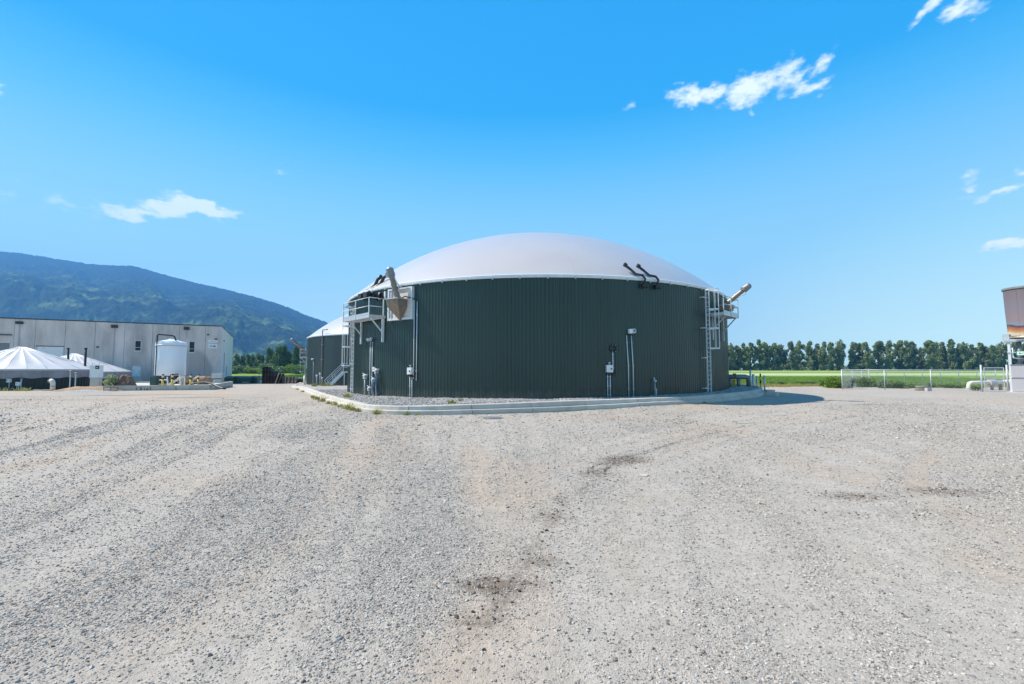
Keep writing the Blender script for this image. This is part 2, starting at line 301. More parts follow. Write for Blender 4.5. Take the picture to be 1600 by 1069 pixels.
def yard_fields(x, y):
    """loose gravel, tan dirt, dark debris, packed pale fines -- all 0..1"""
    s = x / (y + 21) * 21; wx = fbm(x * .18, y * .18, 3, 5) - .5
    lanes = fbm(s * .55 + wx * 1.6, y * .045 + 3, 4, 11)
    fine = fbm(s * 2.2 + wx * 3, y * .16, 3, 23)
    blot = fbm(x * .45, y * .35, 4, 31)
    loose = sst(.36, .70, lanes * .55 + blot * .3 + fine * .18 + .0)
    patch = np.exp(-(((x + .9) / 1.35) ** 2 + ((y - 5.0) / 1.3) ** 2) ** 1.4) + .8 * np.exp(-(((x + 1.6) / 2.2) ** 2 + ((y - 9) / 2.2) ** 2))
    loose = np.clip(np.maximum(loose, patch * (.6 + .7 * blot)), 0, 1)
    dirt = sst(.52, .72, fbm(x * .3 + 9, y * .22, 4, 41) * .75 + fine * .25)
    dirt = np.maximum(dirt, sst(-16, -30, x) * sst(22, 34, y) * sst(58, 48, y) * .8)
    strk = fbm(x * .16, y * .55 + x * .1, 4, 61); lf = sst(-12, -26, x) * sst(20, 30, y) * sst(46, 40, y)
    dirt = np.maximum(dirt, lf * sst(.42, .6, strk))
    dirt = np.maximum(dirt, .8 * np.exp(-(((x - 7.8) / 2.2) ** 2 + ((y - 6.3) / 1.3) ** 2)))
    dirt = np.maximum(dirt, .8 * np.exp(-(((x + .15) / 1.0) ** 2 + ((y - 4.3) / 2.1) ** 2)))
    for (cx, cy, ax, ay, k) in ((5.3, 5.0, 1.6, .7, .9), (6.6, 6.0, 1.6, .6, .8), (-2.4, 5.5, 1.6, .6, .55), (-1.6, 3.9, 1.2, .5, .6), (-5.5, 8.5, 2.5, 1.0, .6), (3.0, 7.4, 1.6, .4, .55), (.9, 5.6, .5, 1.5, .5)):
        dirt = np.maximum(dirt, k * np.exp(-(((x - cx) / ax) ** 2 + ((y - cy) / ay) ** 2)) * (.3 + 1.2 * fine))
    td = trackd(x, y).reshape(np.shape(x)); brk = fbm(x * 1.1, y * 1.1, 4, 53); fw = .09 + .08 * sst(9, 3, y) + .10 * (fbm(x * 2.3, y * 2.3, 3, 57) - .4)
    dark = np.exp(-(td / np.maximum(fw, .04)) ** 2) * sst(.40, .56, brk) * (.6 + .4 * sst(7, 10, y)) * sst(3.1, 4.2, y)
    dark = np.maximum(dark, .5 * np.exp(-(td / (.09 + .003 * np.clip(y, 0, 30))) ** 2) * sst(4.2, 5.5, y) * (.65 + .7 * brk))
    for (cx, cy, ax, ay, k) in ((7.4, 7.9, .9, .35, .75), (5.9, 6.7, 1.2, .4, .45), (21.5, 27.2, 2.4, .5, .8), (-29, 31, 7, .7, .5), (-24, 37, 6, .6, .5), (-.13, 4.55, .42, .20, 1.), (.28, 5.1, .30, .22, .7), (.56, 6.55, .30, .42, 1.), (.8, 7.4, .2, .5, .6), (2.6, 10.7, .6, .5, 1.1), (1.7, 9.3, .4, .5, .8), (5.6, 7.6, .8, .3, .7), (2.3, 10.3, .5, .4, .9), (-.3, 3.9, .25, .12, .7)):
        dark = np.maximum(dark, k * np.exp(-(((x - cx) / ax) ** 2 + ((y - cy) / ay) ** 2)) * (.4 + 1.0 * brk))
    dark = np.maximum(dark, .6 * lf * sst(.56, .68, fbm(x * .22 + 5, y * .9, 4, 67)))
    kd = kdist(x, y).reshape(np.shape(x)); dark = np.maximum(dark, .55 * np.exp(-(kd / .5) ** 2) * sst(.3, .6, brk))
    sw = sst(-1.5, 2.5, x - .12 * y); tdb = np.where(td < 8.9, td, 9.) + .25 * fbm(x * .5, y * .5, 2, 77)
    stripe = fbm(s * 3.6 + wx * 3, y * .07, 3, 101) * (1 - sw) + fbm(tdb * 2.6, (x + y) * .06, 3, 103) * sw
    loose = np.clip(loose * .72 + (stripe - .5) * 1.5 + .10, 0, 1); dirt = np.clip(dirt + (fbm(s * 2.1 + 7, y * .06, 3, 107) * (1 - sw) + fbm(tdb * 1.5 + 5, (x + y) * .05, 3, 109) * sw - .52) * 1.6, 0, 1)
    pale = sst(.5, .68, 1 - lanes * .6 - blot * .4 + .12)
    return loose, dirt, np.clip(dark, 0, 1), pale
def yardz(x, y, micro=True):
    z = fieldz(x, y); sh = np.shape(x)
    kd = kdist(x, y).reshape(sh)
    z = z + .20 * np.exp(-(kd / 1.3) ** 2) * sst(2, 9, x)
    z = z + (fbm(x * .12, y * .12, 3, 71) - .5) * .10 * sst(6, 20, np.abs(y) + np.abs(x) * .5)
    if micro:
        s = x / (y + 21) * 21; near = 1 - sst(18, 40, y)
        z = z + near * ((fbm(s * 1.6, y * .3, 3, 83) - .5) * .035 + (fbm(x * 2.4, y * 2.4, 3, 91) - .5) * .03)
    return z

def gridmesh(name, Xg, Yg, Zg, mat, attrs=None, keep=None):
    ny, nx = Xg.shape; me = bpy.data.meshes.new(name)
    co = np.stack([Xg, Yg, Zg], -1).reshape(-1, 3)
    i = np.arange(ny * nx).reshape(ny, nx); q = np.stack([i[:-1, :-1], i[:-1, 1:], i[1:, 1:], i[1:, :-1]], -1).reshape(-1, 4)
    if keep is not None: q = q[keep.ravel()]
    me.vertices.add(len(co)); me.vertices.foreach_set('co', co.ravel().astype(np.float32))
    me.loops.add(q.size); me.loops.foreach_set('vertex_index', q.ravel().astype(np.int32))
    me.polygons.add(len(q)); me.polygons.foreach_set('loop_start', np.arange(0, q.size, 4, dtype=np.int32)); me.polygons.foreach_set('loop_total', np.full(len(q), 4, np.int32))
    me.polygons.foreach_set('use_smooth', np.ones(len(q), bool)); me.update(calc_edges=True); me.materials.append(mat)
    for k, v in (attrs or {}).items():
        a = me.attributes.new(k, 'FLOAT', 'POINT'); a.data.foreach_set('value', np.asarray(v, np.float32).ravel())
    return me

# yard material
def yardmat(name, base, looser, scale=1.0, use_attr=True):
    m = bpy.data.materials.new(name); m.use_nodes = True; n = m.node_tree.nodes; l = m.node_tree.links; b = n['Principled BSDF']
    b.inputs['Roughness'].default_value = .92; b.inputs['Specular IOR Level'].default_value = .2
    tc = N(n, 'ShaderNodeTexCoord')
    def att(nm): return N(n, 'ShaderNodeAttribute', attribute_name=nm).outputs['Fac']
    def mixc(f, a, c):
        x = N(n, 'ShaderNodeMix', data_type='RGBA'); l.new(f, x.inputs[0])
        if isinstance(a, tuple): x.inputs[6].default_value = a + (1,)
        else: l.new(a, x.inputs[6])
        if isinstance(c, tuple): x.inputs[7].default_value = c + (1,)
        else: l.new(c, x.inputs[7])
        return x.outputs[2]
    def noise(s, d=5, r=.6):
        t = N(n, 'ShaderNodeTexNoise'); setin(t, 'Scale', s); setin(t, 'Detail', float(d)); setin(t, 'Roughness', r); l.new(tc.outputs['Object'], t.inputs['Vector']); return t.outputs['Fac']
    def mr(v, a, c, lo=0., hi=1.):
        t = N(n, 'ShaderNodeMapRange'); l.new(v, t.inputs[0]); setin(t, 1, a); setin(t, 2, c); setin(t, 3, lo); setin(t, 4, hi); return t.outputs[0]
    def mul(a, c):
        t = N(n, 'ShaderNodeMath', operation='MULTIPLY'); l.new(a, t.inputs[0])
        if isinstance(c, float): setin(t, 1, c)
        else: l.new(c, t.inputs[1])
        return t.outputs[0]
    # two sizes of stones as voronoi cells
    def vor(s, feat='F1'):
        t = N(n, 'ShaderNodeTexVoronoi'); t.feature = feat; setin(t, 'Scale', s); l.new(tc.outputs['Object'], t.inputs['Vector']); return t
    v1 = vor(46 * scale); v2 = vor(120 * scale); v3 = vor(14 * scale)
    col = mixc(mr(noise(1.3), .35, .65), tuple(c * .9 for c in base), tuple(c * 1.08 for c in base))
    if use_attr:
        col = mixc(mul(att('pale'), .55), col, (base[0] * 1.16, base[1] * 1.15, base[2] * 1.12))
        col = mixc(mul(att('dirt'), .62), col, (.41, .305, .215))
        lo = att('loose')
    else:
        lo = mr(noise(.5), -1, 0)
    sep = N(n, 'ShaderNodeSeparateColor'); l.new(v1.outputs['Color'], sep.inputs[0])
    sep2 = N(n, 'ShaderNodeSeparateColor'); l.new(v2.outputs['Color'], sep2.inputs[0])
    sep3 = N(n, 'ShaderNodeSeparateColor'); l.new(v3.outputs['Color'], sep3.inputs[0])
    stone = mixc(mr(sep.outputs[0], 0, 1), tuple(c * .66 for c in looser), tuple(c * 1.38 for c in looser))
    stone2 = mixc(mr(sep2.outputs[0], 0, 1), tuple(c * .7 for c in looser), tuple(c * 1.3 for c in looser))
    st = mixc(mr(sep3.outputs[1], .3, .7), stone, stone2)
    gate = N(n, 'ShaderNodeMath', operation='ADD'); l.new(lo, gate.inputs[0]); l.new(mr(noise(9., 4, .7), .3, .7, -.35, .35), gate.inputs[1])
    col = mixc(mr(gate.outputs[0], .15, .85, .12, .9), col, st)
    mot = N(n, 'ShaderNodeVectorMath', operation='SCALE'); l.new(col, mot.inputs[0]); l.new(mr(noise(4.5 * scale, 9, .78), .3, .7, .80, 1.18), mot.inputs['Scale']); col = mot.outputs[0]
    # dark specks of single stones on the packed fines
    col = mixc(mul(mr(sep.outputs[1], .90, .93), .55), col, tuple(c * .45 for c in base))
    if use_attr:
        dk = N(n, 'ShaderNodeMath', operation='MULTIPLY_ADD'); l.new(noise(11., 7, .75), dk.inputs[0]); setin(dk, 1, 2.2); l.new(att('dark'), dk.inputs[2])
        col = mixc(mul(mr(dk.outputs[0], 1.3, 1.95), .75), col, (.12, .085, .06))
    l.new(col, b.inputs['Base Color'])
    h1 = mul(mr(v1.outputs['Distance'], 0, .6, 1, 0), mr(gate.outputs[0], 0, 1, .3, 1.)); h2 = mr(v2.outputs['Distance'], 0, .6, .35, 0)
    ad = N(n, 'ShaderNodeMath', operation='ADD'); l.new(h1, ad.inputs[0]); l.new(h2, ad.inputs[1])
    ad2 = N(n, 'ShaderNodeMath', operation='MULTIPLY_ADD'); l.new(noise(14., 6, .7), ad2.inputs[0]); setin(ad2, 1, 1.6); l.new(ad.outputs[0], ad2.inputs[2])
    bp = N(n, 'ShaderNodeBump'); setin(bp, 'Strength', .75); setin(bp, 'Distance', .012 / scale); l.new(ad2.outputs[0], bp.inputs['Height']); l.new(bp.outputs[0], b.inputs['Normal'])
    return m
M['yard'] = yardmat('packed_gravel', (.375, .335, .293), (.365, .325, .282))
M['pad'] = yardmat('loose_blue_gravel', (.38, .355, .335), (.37, .35, .335), .55, False)
# field material
def fieldmat():
    m = bpy.data.materials.new('green_field'); m.use_nodes = True; n = m.node_tree.nodes; l = m.node_tree.links; b = n['Principled BSDF']
    b.inputs['Roughness'].default_value = .9; b.inputs['Specular IOR Level'].default_value = .1
    tc = N(n, 'ShaderNodeTexCoord'); mp = N(n, 'ShaderNodeMapping'); mp.inputs['Scale'].default_value = (.006, .085, .05); mp.inputs['Rotation'].default_value = (0, 0, R(3)); l.new(tc.outputs['Object'], mp.inputs[0])
    n1 = N(n, 'ShaderNodeTexNoise'); setin(n1, 'Scale', 1.); setin(n1, 'Detail', 5.); l.new(mp.outputs[0], n1.inputs['Vector'])
    cr = N(n, 'ShaderNodeValToRGB'); e = cr.color_ramp.elements; e[0].position = .36; e[0].color = (.14, .22, .03, 1); e[1].position = .70; e[1].color = (.36, .40, .22, 1)
    a = e.new(.54); a.color = (.21, .30, .04, 1); l.new(n1.outputs['Fac'], cr.inputs[0])
    n2 = N(n, 'ShaderNodeTexNoise'); setin(n2, 'Scale', .8); setin(n2, 'Detail', 6.); l.new(tc.outputs['Object'], n2.inputs['Vector'])
    mx = N(n, 'ShaderNodeMix', data_type='RGBA', blend_type='MULTIPLY'); setin(mx, 0, .55); l.new(cr.outputs[0], mx.inputs[6]); 
    c2 = N(n, 'ShaderNodeValToRGB'); c2.color_ramp.elements[0].position = .35; c2.color_ramp.elements[0].color = (.55, .55, .5, 1); c2.color_ramp.elements[1].position = .65; c2.color_ramp.elements[1].color = (1.2, 1.2, 1.1, 1); l.new(n2.outputs['Fac'], c2.inputs[0]); l.new(c2.outputs[0], mx.inputs[7])
    dr = N(n, 'ShaderNodeAttribute', attribute_name='dry'); ns = N(n, 'ShaderNodeMath', operation='MULTIPLY_ADD'); l.new(n2.outputs['Fac'], ns.inputs[0]); setin(ns, 1, 1.2); l.new(dr.outputs['Fac'], ns.inputs[2])
    r = N(n, 'ShaderNodeMapRange'); l.new(ns.outputs[0], r.inputs[0]); setin(r, 1, .75); setin(r, 2, 1.35)
    hy = N(n, 'ShaderNodeAttribute', attribute_name='hay'); nh = N(n, 'ShaderNodeMath', operation='MULTIPLY'); l.new(hy.outputs['Fac'], nh.inputs[0]); l.new(n1.outputs['Fac'], nh.inputs[1]); nh2 = N(n, 'ShaderNodeMath', operation='MULTIPLY'); l.new(nh.outputs[0], nh2.inputs[0]); setin(nh2, 1, 1.7)
    m0 = N(n, 'ShaderNodeMix', data_type='RGBA'); l.new(nh2.outputs[0], m0.inputs[0]); l.new(mx.outputs[2], m0.inputs[6]); m0.inputs[7].default_value = (.46, .50, .28, 1)
    m2 = N(n, 'ShaderNodeMix', data_type='RGBA'); l.new(r.outputs[0], m2.inputs[0]); l.new(m0.outputs[2], m2.inputs[6]); m2.inputs[7].default_value = (.40, .32, .12, 1)
    l.new(m2.outputs[2], b.inputs['Base Color'])
    bp = N(n, 'ShaderNodeBump'); setin(bp, 'Strength', .6); setin(bp, 'Distance', .15); l.new(n2.outputs['Fac'], bp.inputs['Height']); l.new(bp.outputs[0], b.inputs['Normal'])
    return m
M['field'] = fieldmat()

def yb(x):
    x = np.asarray(x, float)
    return 54 + 56 * sst(2, -14, x) + 1.5 * np.sin(x * .21) + 1.2 * (fbm(x * .5, x * 0 + 2, 3, 3) - .5) * 2
def geo(a, b, n, k=1.12):
    g = np.array([k ** i for i in range(n)]); g = np.cumsum(g) / g.sum(); return a + (b - a) * g
# the ground: one sheet to the horizon
gx = np.concatenate([-geo(60, 6200, 60)[::-1], np.arange(-60, 60.1, 2), geo(60, 2600, 50)])
gy = np.concatenate([-geo(10, 1200, 14, 1.4)[::-1], np.arange(-10, 130, 2.), geo(130, 5400, 90, 1.06)])
GX, GY = np.meshgrid(gx, gy); GZ = fieldz(GX, GY)
GZ = GZ - .22 * (1 - sst(-3., -.5, GY - yb(GX))) * sst(210, 200, np.abs(GX))
dry = np.exp(-np.clip(GY - yb(GX), 0, 900) / 9.0) * sst(0, 12, GX) * .55
tag(link('ground', gridmesh('ground', GX, GY, GZ, M['field'], {'dry': dry, 'hay': np.maximum(sst(146, 152, GY) * sst(215, 200, GY), .8 * sst(285, 295, GY) * sst(330, 320, GY)) * sst(-20, 20, GX)})), kind='structure')
# gravel yard sheet
ux = np.concatenate([-geo(13, 200, 70, 1.045)[::-1], np.arange(-13, 13.01, .11), geo(13, 200, 70, 1.045)])
ty = np.concatenate([np.linspace(-60, -2, 12), np.arange(-1, 13, .1), np.arange(13, 31, .22)])
tn = 70
YX, T = np.meshgrid(ux, np.arange(len(ty) + tn))
YY = np.zeros_like(YX); YY[:len(ty), :] = ty[:, None]
yb_u = yb(ux)
for k in range(tn): YY[len(ty) + k, :] = 31.2 + (yb_u - 31.2) * ((k + .0) / (tn - 1)) ** 1.3
YZ = yardz(YX, YY); edge = sst(3, 0, yb(YX) - YY); YZ = YZ - .0 * edge + .012
lo_, di_, da_, pa_ = yard_fields(YX, YY)
tag(link('gravel_yard', gridmesh('gravel_yard', YX, YY, YZ, M['yard'], {'loose': lo_, 'dirt': di_, 'dark': da_, 'pale': pa_})), kind='structure')

# tank pad: gravel bed inside the kerb
tx = np.gradient(KX); tyv = np.gradient(KY); tl_ = np.hypot(tx, tyv); NX = -tyv / tl_; NY = tx / tl_   # left of travel = inside
loop = [(KX[i] + NX[i] * .42, KY[i] + NY[i] * .42) for i in range(len(KX))]
back = catmull([(18, 55), (12, 75), (3, 95), (-18, 100), (-33, 92), (-36.2, 78)], 16)
loop += [tuple(p) for p in back[1:-1]]; LP = np.array(loop + [loop[0]]); cen = np.array([-6.0, 58.0])
rt = np.linspace(0, .96, 64) ** 1.5
PX = LP[None, :, 0] + (cen[0] - LP[None, :, 0]) * rt[:, None]; PY = LP[None, :, 1] + (cen[1] - LP[None, :, 1]) * rt[:, None]
PZ = padz(PX, PY) + (fbm(PX * .55, PY * .55, 3, 15) - .5) * .16 * sst(0, .05, rt)[:, None] + (fbm(PX * 3, PY * 3, 2, 25) - .5) * .03
tag(link('tank_gravel_bed', gridmesh('tank_gravel_bed', PX, PY, PZ, M['pad'])), kind='structure')

# kerb
kerb = thing('kerb', None, None, (0, 0, 0), kind='structure')
seg = 6
for s0 in range(0, len(KX) - 1, seg):
    idx = list(range(s0, min(s0 + seg, len(KX) - 1) + 1))
    if len(idx) < 2: continue
    mb = MB(); k = len(idx)
    for j, i in enumerate(idx):
        sh = .012 if j == 0 else (-.012 if j == k - 1 else 0)
        px_, py_ = KX[i] + tx[i] / tl_[i] * sh, KY[i] + tyv[i] / tl_[i] * sh
        zt = float(padz(px_, py_)) + .04 + random.uniform(-.003, .003); yz = float(yardz(np.array([px_]), np.array([py_]), False)[0])
        zl = min(zt - .1, yz + .5 * (zt - yz)) if zt - yz > .2 else zt - .12
        for (o, z) in ((0, yz - .3), (0.01, zl - .02), (.03, zl), (.20, zl + .006), (.215, zt - .025), (.24, zt), (.50, zt + .004), (.52, yz - .3)):
            mb.v.append((px_ + NX[i] * o, py_ + NY[i] * o, z))
    for j in range(k - 1):
        for q in range(7): mb.f.append((j * 8 + q, j * 8 + q + 1, (j + 1) * 8 + q + 1, (j + 1) * 8 + q))
    mb.f.append(tuple(range(8))); mb.f.append(tuple((k - 1) * 8 + q for q in reversed(range(8))))
    mb.build('kerb_segment', M['conc'], kerb)

# ------------------------------------------------------------------ mountain
def mountain():
    prof = [(-900, 455), (-600, 425), (-400, 405), (-200, 392), (-80, 388), (0, 392), (25, 394), (50, 398), (75, 402), (100, 406), (130, 411), (150, 412.5), (200, 414), (220, 419), (240, 425), (270, 433), (300, 441), (335, 448), (370, 457), (405, 466), (440, 477), (462, 486), (480, 494), (505, 502), (560, 524), (620, 545), (700, 565), (760, 575), (800, 578)]
    Yr = 3900.; pxs = np.array([p[0] for p in prof]); pys = np.array([p[1] for p in prof])
    nx, ny = 620, 230
    pxg = np.concatenate([np.linspace(-900, -60, 80, endpoint=False), np.linspace(-60, 560, 480, endpoint=False), np.linspace(560, 800, 60)]); nx = len(pxg)
    Hr = (577.3 - np.interp(pxg, pxs, pys)) / F * Yr; Xr = (pxg - 800) / F * Yr
    t = np.concatenate([np.linspace(0, 1, ny), 1 + np.linspace(.02, .35, 14)])
    TT, XX = np.meshgrid(t, Xr, indexing='ij'); HH = np.broadcast_to(Hr, TT.shape)
    warp = (fbm(XX / 900, TT * 3, 3, 7) - .5)
    Y = 1750 + (Yr - 1750) * TT + warp * 500 * np.clip(1 - TT, 0, 1) * TT * 2
    X = XX * (.50 + .5 * TT)
    sp = fbm(XX / 420 + warp * 2, TT * 1.4 + XX / 2500, 4, 19); ridge = 1 - np.abs(sp * 2 - 1)
    up = np.clip(TT, 0, 1); base = HH * (.30 * sst(0, .30, up) + .70 * up ** 1.45)
    base = np.where(TT > 1, HH * (1 - (TT - 1) * 2.2), base)
    fade = np.clip(np.minimum(up * 4, 1) * (1 - up) * 3, 0, 1)
    Z = base + (ridge - .55) * 95 * fade * np.clip(HH / 500, .15, 1.2)
    Z += (fbm(X / 60, Y / 60, 3, 29) - .5) * 34 * np.clip(fade + .12, 0, 1) + (vnoise(X / 11, Y / 11, 37) - .5) * 14 * np.clip(HH / 60, 0, 1)
    Z = np.maximum(Z, -2) * (TT > 0) - 4 * (TT <= 0)
    light = sst(.40, .66, fbm(X / 150, Y / 80, 5, 43)) * sst(.85, .30, up) * .7 + .5 * sst(.5, .72, fbm(X / 70, Y / 40, 4, 47)) * sst(.95, .5, up)
    m = bpy.data.materials.new('forested_mountain'); m.use_nodes = True; n = m.node_tree.nodes; l = m.node_tree.links; b = n['Principled BSDF']
    b.inputs['Roughness'].default_value = 1; b.inputs['Specular IOR Level'].default_value = .05
    at_ = N(n, 'ShaderNodeAttribute', attribute_name='light'); tc = N(n, 'ShaderNodeTexCoord')
    n1 = N(n, 'ShaderNodeTexNoise'); setin(n1, 'Scale', .05); setin(n1, 'Detail', 6.); setin(n1, 'Roughness', .75); l.new(tc.outputs['Object'], n1.inputs['Vector'])
    ma = N(n, 'ShaderNodeMath', operation='MULTIPLY_ADD'); l.new(n1.outputs['Fac'], ma.inputs[0]); setin(ma, 1, 1.7); l.new(at_.outputs['Fac'], ma.inputs[2])
    cr = N(n, 'ShaderNodeValToRGB'); e = cr.color_ramp.elements; e[0].position = .45; e[0].color = (.014, .020, .012, 1); e[1].position = 1.0; e[1].color = (.17, .22, .07, 1)
    q = e.new(.72); q.color = (.045, .070, .026, 1)
    sc_ = N(n, 'ShaderNodeMath', operation='MULTIPLY'); l.new(ma.outputs[0], sc_.inputs[0]); setin(sc_, 1, .50)
    l.new(sc_.outputs[0], cr.inputs[0]); l.new(cr.outputs[0], b.inputs['Base Color'])
    bp = N(n, 'ShaderNodeBump'); setin(bp, 'Strength', .9); setin(bp, 'Distance', 14.); l.new(n1.outputs['Fac'], bp.inputs['Height']); l.new(bp.outputs[0], b.inputs['Normal'])
    tag(link('mountain', gridmesh('mountain', X, Y, Z, m, {'light': light})), kind='structure')
mountain()

# ------------------------------------------------------------------ haze
hz = bpy.data.materials.new('haze_air'); hz.use_nodes = True; hn = hz.node_tree.nodes; hn.clear()
ho = N(hn, 'ShaderNodeOutputMaterial'); hv = N(hn, 'ShaderNodeVolumePrincipled'); hv.inputs['Density'].default_value = 1.7e-4; hv.inputs['Color'].default_value = (.15, .47, 1, 1); hv.inputs['Anisotropy'].default_value = .15
hz.node_tree.links.new(hv.outputs[0], ho.inputs['Volume'])
tag(MB().b(-6400, 2650, -1300, 5450, -6, 1250).build('haze', hz), kind='stuff')

# ------------------------------------------------------------------ digester tanks
TR = 16.3; TH = 7.0
def make_tank(loc, label, mclad, wallz=TH):
    t = thing('digester_tank', label, 'storage tank', loc, 0, 'domed digester tanks')
    NS = 93; da = 2 * math.pi / NS; mb = MB(); pr = []
    for k in range(5):
        a = -da / 2 + k * da / 5
        pr += [(a, 0.), (a + da / 5 * .55, 0.), (a + da / 5 * .66, .030), (a + da / 5 * .88, .030)]
    pr.append((da / 2 - .00002, 0.))
    for (a, d) in pr:
        for z in (-.35, wallz): mb.v.append(((TR + d) * math.sin(a), -(TR + d) * math.cos(a), z))
    for i in range(len(pr) - 1): mb.f.append((2 * i, 2 * i + 2, 2 * i + 3, 2 * i + 1))
    # lapped edge of the sheet
    a, d = pr[-1]; k = len(mb.v)
    for (aa, dd) in ((a - .0012, .006), (a + .0006, .006)):
        for z in (-.35, wallz): mb.v.append(((TR + dd) * math.sin(aa), -(TR + dd) * math.cos(aa), z))
    mb.f.append((k, k + 2, k + 3, k + 1))
    me = mb.mesh('cladding_sheet', mclad)
    for k in range(NS):
        o = link('cladding_sheet', me, t); o.rotation_euler = (0, 0, k * da)
    MB().lathe([(TR + .02, -.02 + wallz), (TR + .10, -.02 + wallz), (TR + .13, wallz + .03), (TR + .13, wallz + .15), (TR + .06, wallz + .2), (TR - .1, wallz + .2)], 192).build('rim_channel', M['rail'], t, auto=30)
    mb = MB()
    for k in range(64):
        a = 2 * math.pi * k / 64; mb.box(((TR + .12) * math.sin(a), -(TR + .12) * math.cos(a), wallz - .02), (.07, .07, .16), Matrix.Rotation(a, 3, 'Z'))
    mb.build('rim_clips', M['galv'], t)['kind'] = 'stuff'
    h = 6.35; rho = (TR * TR + h * h) / (2 * h); prf = []
    a_m = math.asin((TR) / rho)
    for i in range(49):
        a = a_m * (1 - i / 48); prf.append((rho * math.sin(a), wallz + .17 + rho * math.cos(a) - (rho - h)))
    MB().lathe(prf, 160).build('gas_dome', M['dome'], t, smooth=True)
    mb = MB()
    for k in range(20):      # welded membrane seams, a few centimetres proud
        a = 2 * math.pi * (k + .3) / 20
        c, s = math.cos(a), math.sin(a); kk = len(mb.v)
        for (r, z) in prf[:-2]:
            for (o, dz) in ((-.04, -.006), (-.02, .004), (.02, .004), (.04, -.006)): mb.v.append((r * c - o * s, r * s + o * c, z + dz))
        for i in range(len(prf) - 3):
            for j in range(3): mb.f.append((kk + i * 4 + j, kk + i * 4 + j + 1, kk + i * 4 + 5 + j, kk + i * 4 + 4 + j))
    mb.build('dome_seams', M['dome'], t, smooth=True)['kind'] = 'stuff'
    return t
T1 = (2.07, 42.4); T2 = (-16.6, 76.6)
make_tank((T1[0], T1[1], .42), 'near round dark green ribbed tank with pale grey dome, in the middle', M['clad'])
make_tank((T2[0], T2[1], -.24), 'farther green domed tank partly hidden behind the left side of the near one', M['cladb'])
def WP(phi, z, T=T1, out=0.):            # a point of the tank wall and the frame there (x right, -y outward)
    a = R(phi); return (T[0] + (TR + out) * math.sin(a), T[1] - (TR + out) * math.cos(a), z), a

def platform(phi, z, x0, x1, depth, T, label, railh=1.1, mg=None):
    loc, a = WP(phi, z, T); t = thing('maintenance_platform', label, 'platform', loc, a, 'steel wall platforms')
    G = mg or M['rail']
    mb = MB(); mb.b(x0, x1, -depth, -depth + .05, -.2, 0); mb.b(x0, x0 + .05, -depth + .052, .1, -.2, 0); mb.b(x1 - .05, x1, -depth + .052, .1, -.2, 0); mb.build('edge_channel', M['galv'], t)
    mb = MB(); n = int((x1 - x0) / .07)
    for i in range(n):
        x = x0 + .06 + (x1 - x0 - .12) * i / (n - 1); mb.b(x - .006, x + .006, -depth + .055, .12, -.05, -.01)
    for j in range(5):
        y = -depth + .12 + j * (depth - .1) / 5; mb.b(x0 + .052, x1 - .052, y, y + .012, -.06, -.052)
    mb.build('grating', M['galv'], t)
    for j in range(3):
        y = -depth + .3 + j * .33
        MB().b(x0 + .055, x1 - .055, y, y + .07, -.19, -.07).build('floor_joist', M['galv'], t)
    nx = 3
    xs = [x0 + .03 + (x1 - x0 - .06) * i / (nx - 1) for i in range(nx)]
    for x in xs: MB().b(x - .025, x + .025, -depth - .03, -depth + .02, -.2, railh).build('rail_post', G, t)
    MB().b(x1 - .05, x1, -.08, -.02, 0, railh).build('rail_post', G, t)
    for zz in (railh, .55): 
        MB().tube([(x0, -depth, zz), (x1 - .02, -depth, zz)], .024).build('handrail', G, t, smooth=True)
        MB().tube([(x1 - .02, -depth, zz), (x1 - .02, -.05, zz)], .024).build('handrail', G, t, smooth=True)
    MB().b(x0, x1 - .01, -depth - .006, -depth + .0, .005, .13).build('toe_board', M['galv'], t)
    for x in (x0 + .75, x1 - .12):
        mb = MB(); mb.bar((x, -depth + .15, -.2), (x, .0, -1.15), .07); mb.b(x - .045, x + .045, -.1, .06, -1.75, -.2); mb.build('bracket', G, t)
    return t
def ladder(phi, z0, z1, T, label, hoop_z, group='caged wall ladders', out=.28):
    loc, a = WP(phi, z0, T); t = thing('wall_ladder', label, 'ladder', loc, a, group); L = z1 - z0
    for s in (-1, 1): MB().b(s * .22 - .022, s * .22 + .022, -out - .035, -out + .035, 0, L).build('ladder_rail', M['rail'], t)
    rung = MB().tube([(-.2, -out, 0), (.2, -out, 0)], .018, 6).mesh('rung', M['rail'], True)
    for k in range(int(L / .3)):
        o = link('rung', rung, t); o.location = (0, 0, .2 + .3 * k)
    for zz in (.25, L * .33, L * .62, L * .92):
        MB().b(-.5, -.2, -out - .0, -out + .03, zz - .03, zz + .03).b(-.52, -.49, -out, .05, zz - .03, zz + .03).build('wall_bracket', M['rail'], t)
    def arc(z): return [(-.24, -out, z), (-.36, -out - .28, z), (-.22, -out - .62, z), (0, -out - .74, z), (.22, -out - .62, z), (.36, -out - .28, z), (.24, -out, z)]
    for z in hoop_z:
        mb = MB(); A = arc(z - z0)
        for p, q in zip(A[:-1], A[1:]): mb.bar(p, q, .012, .085)
        mb.build('cage_hoop', M['rail'], t)
    zb, zt = min(hoop_z) - z0, max(hoop_z) - z0; A = arc(0)
    for i in (1, 2, 3, 4, 5): MB().bar((A[i][0], A[i][1], zb), (A[i][0], A[i][1], zt), .05, .012).build('cage_strap', M['rail'], t)
    return t
platform(-46.6, 5.62, -2.0, 2.0, 1.05, T1, 'galvanised railed platform on the left side of the near tank')
platform(46.2, 5.85, -1.1, 1.8, 1.05, T1, 'galvanised railed platform seen edge-on at the right side of the near tank', mg=M['galv'])
ladder(-55.2, .45, 6.7, T1, 'caged ladder below the left platform of the near tank', (2.35, 3.7, 5.2, 6.6))
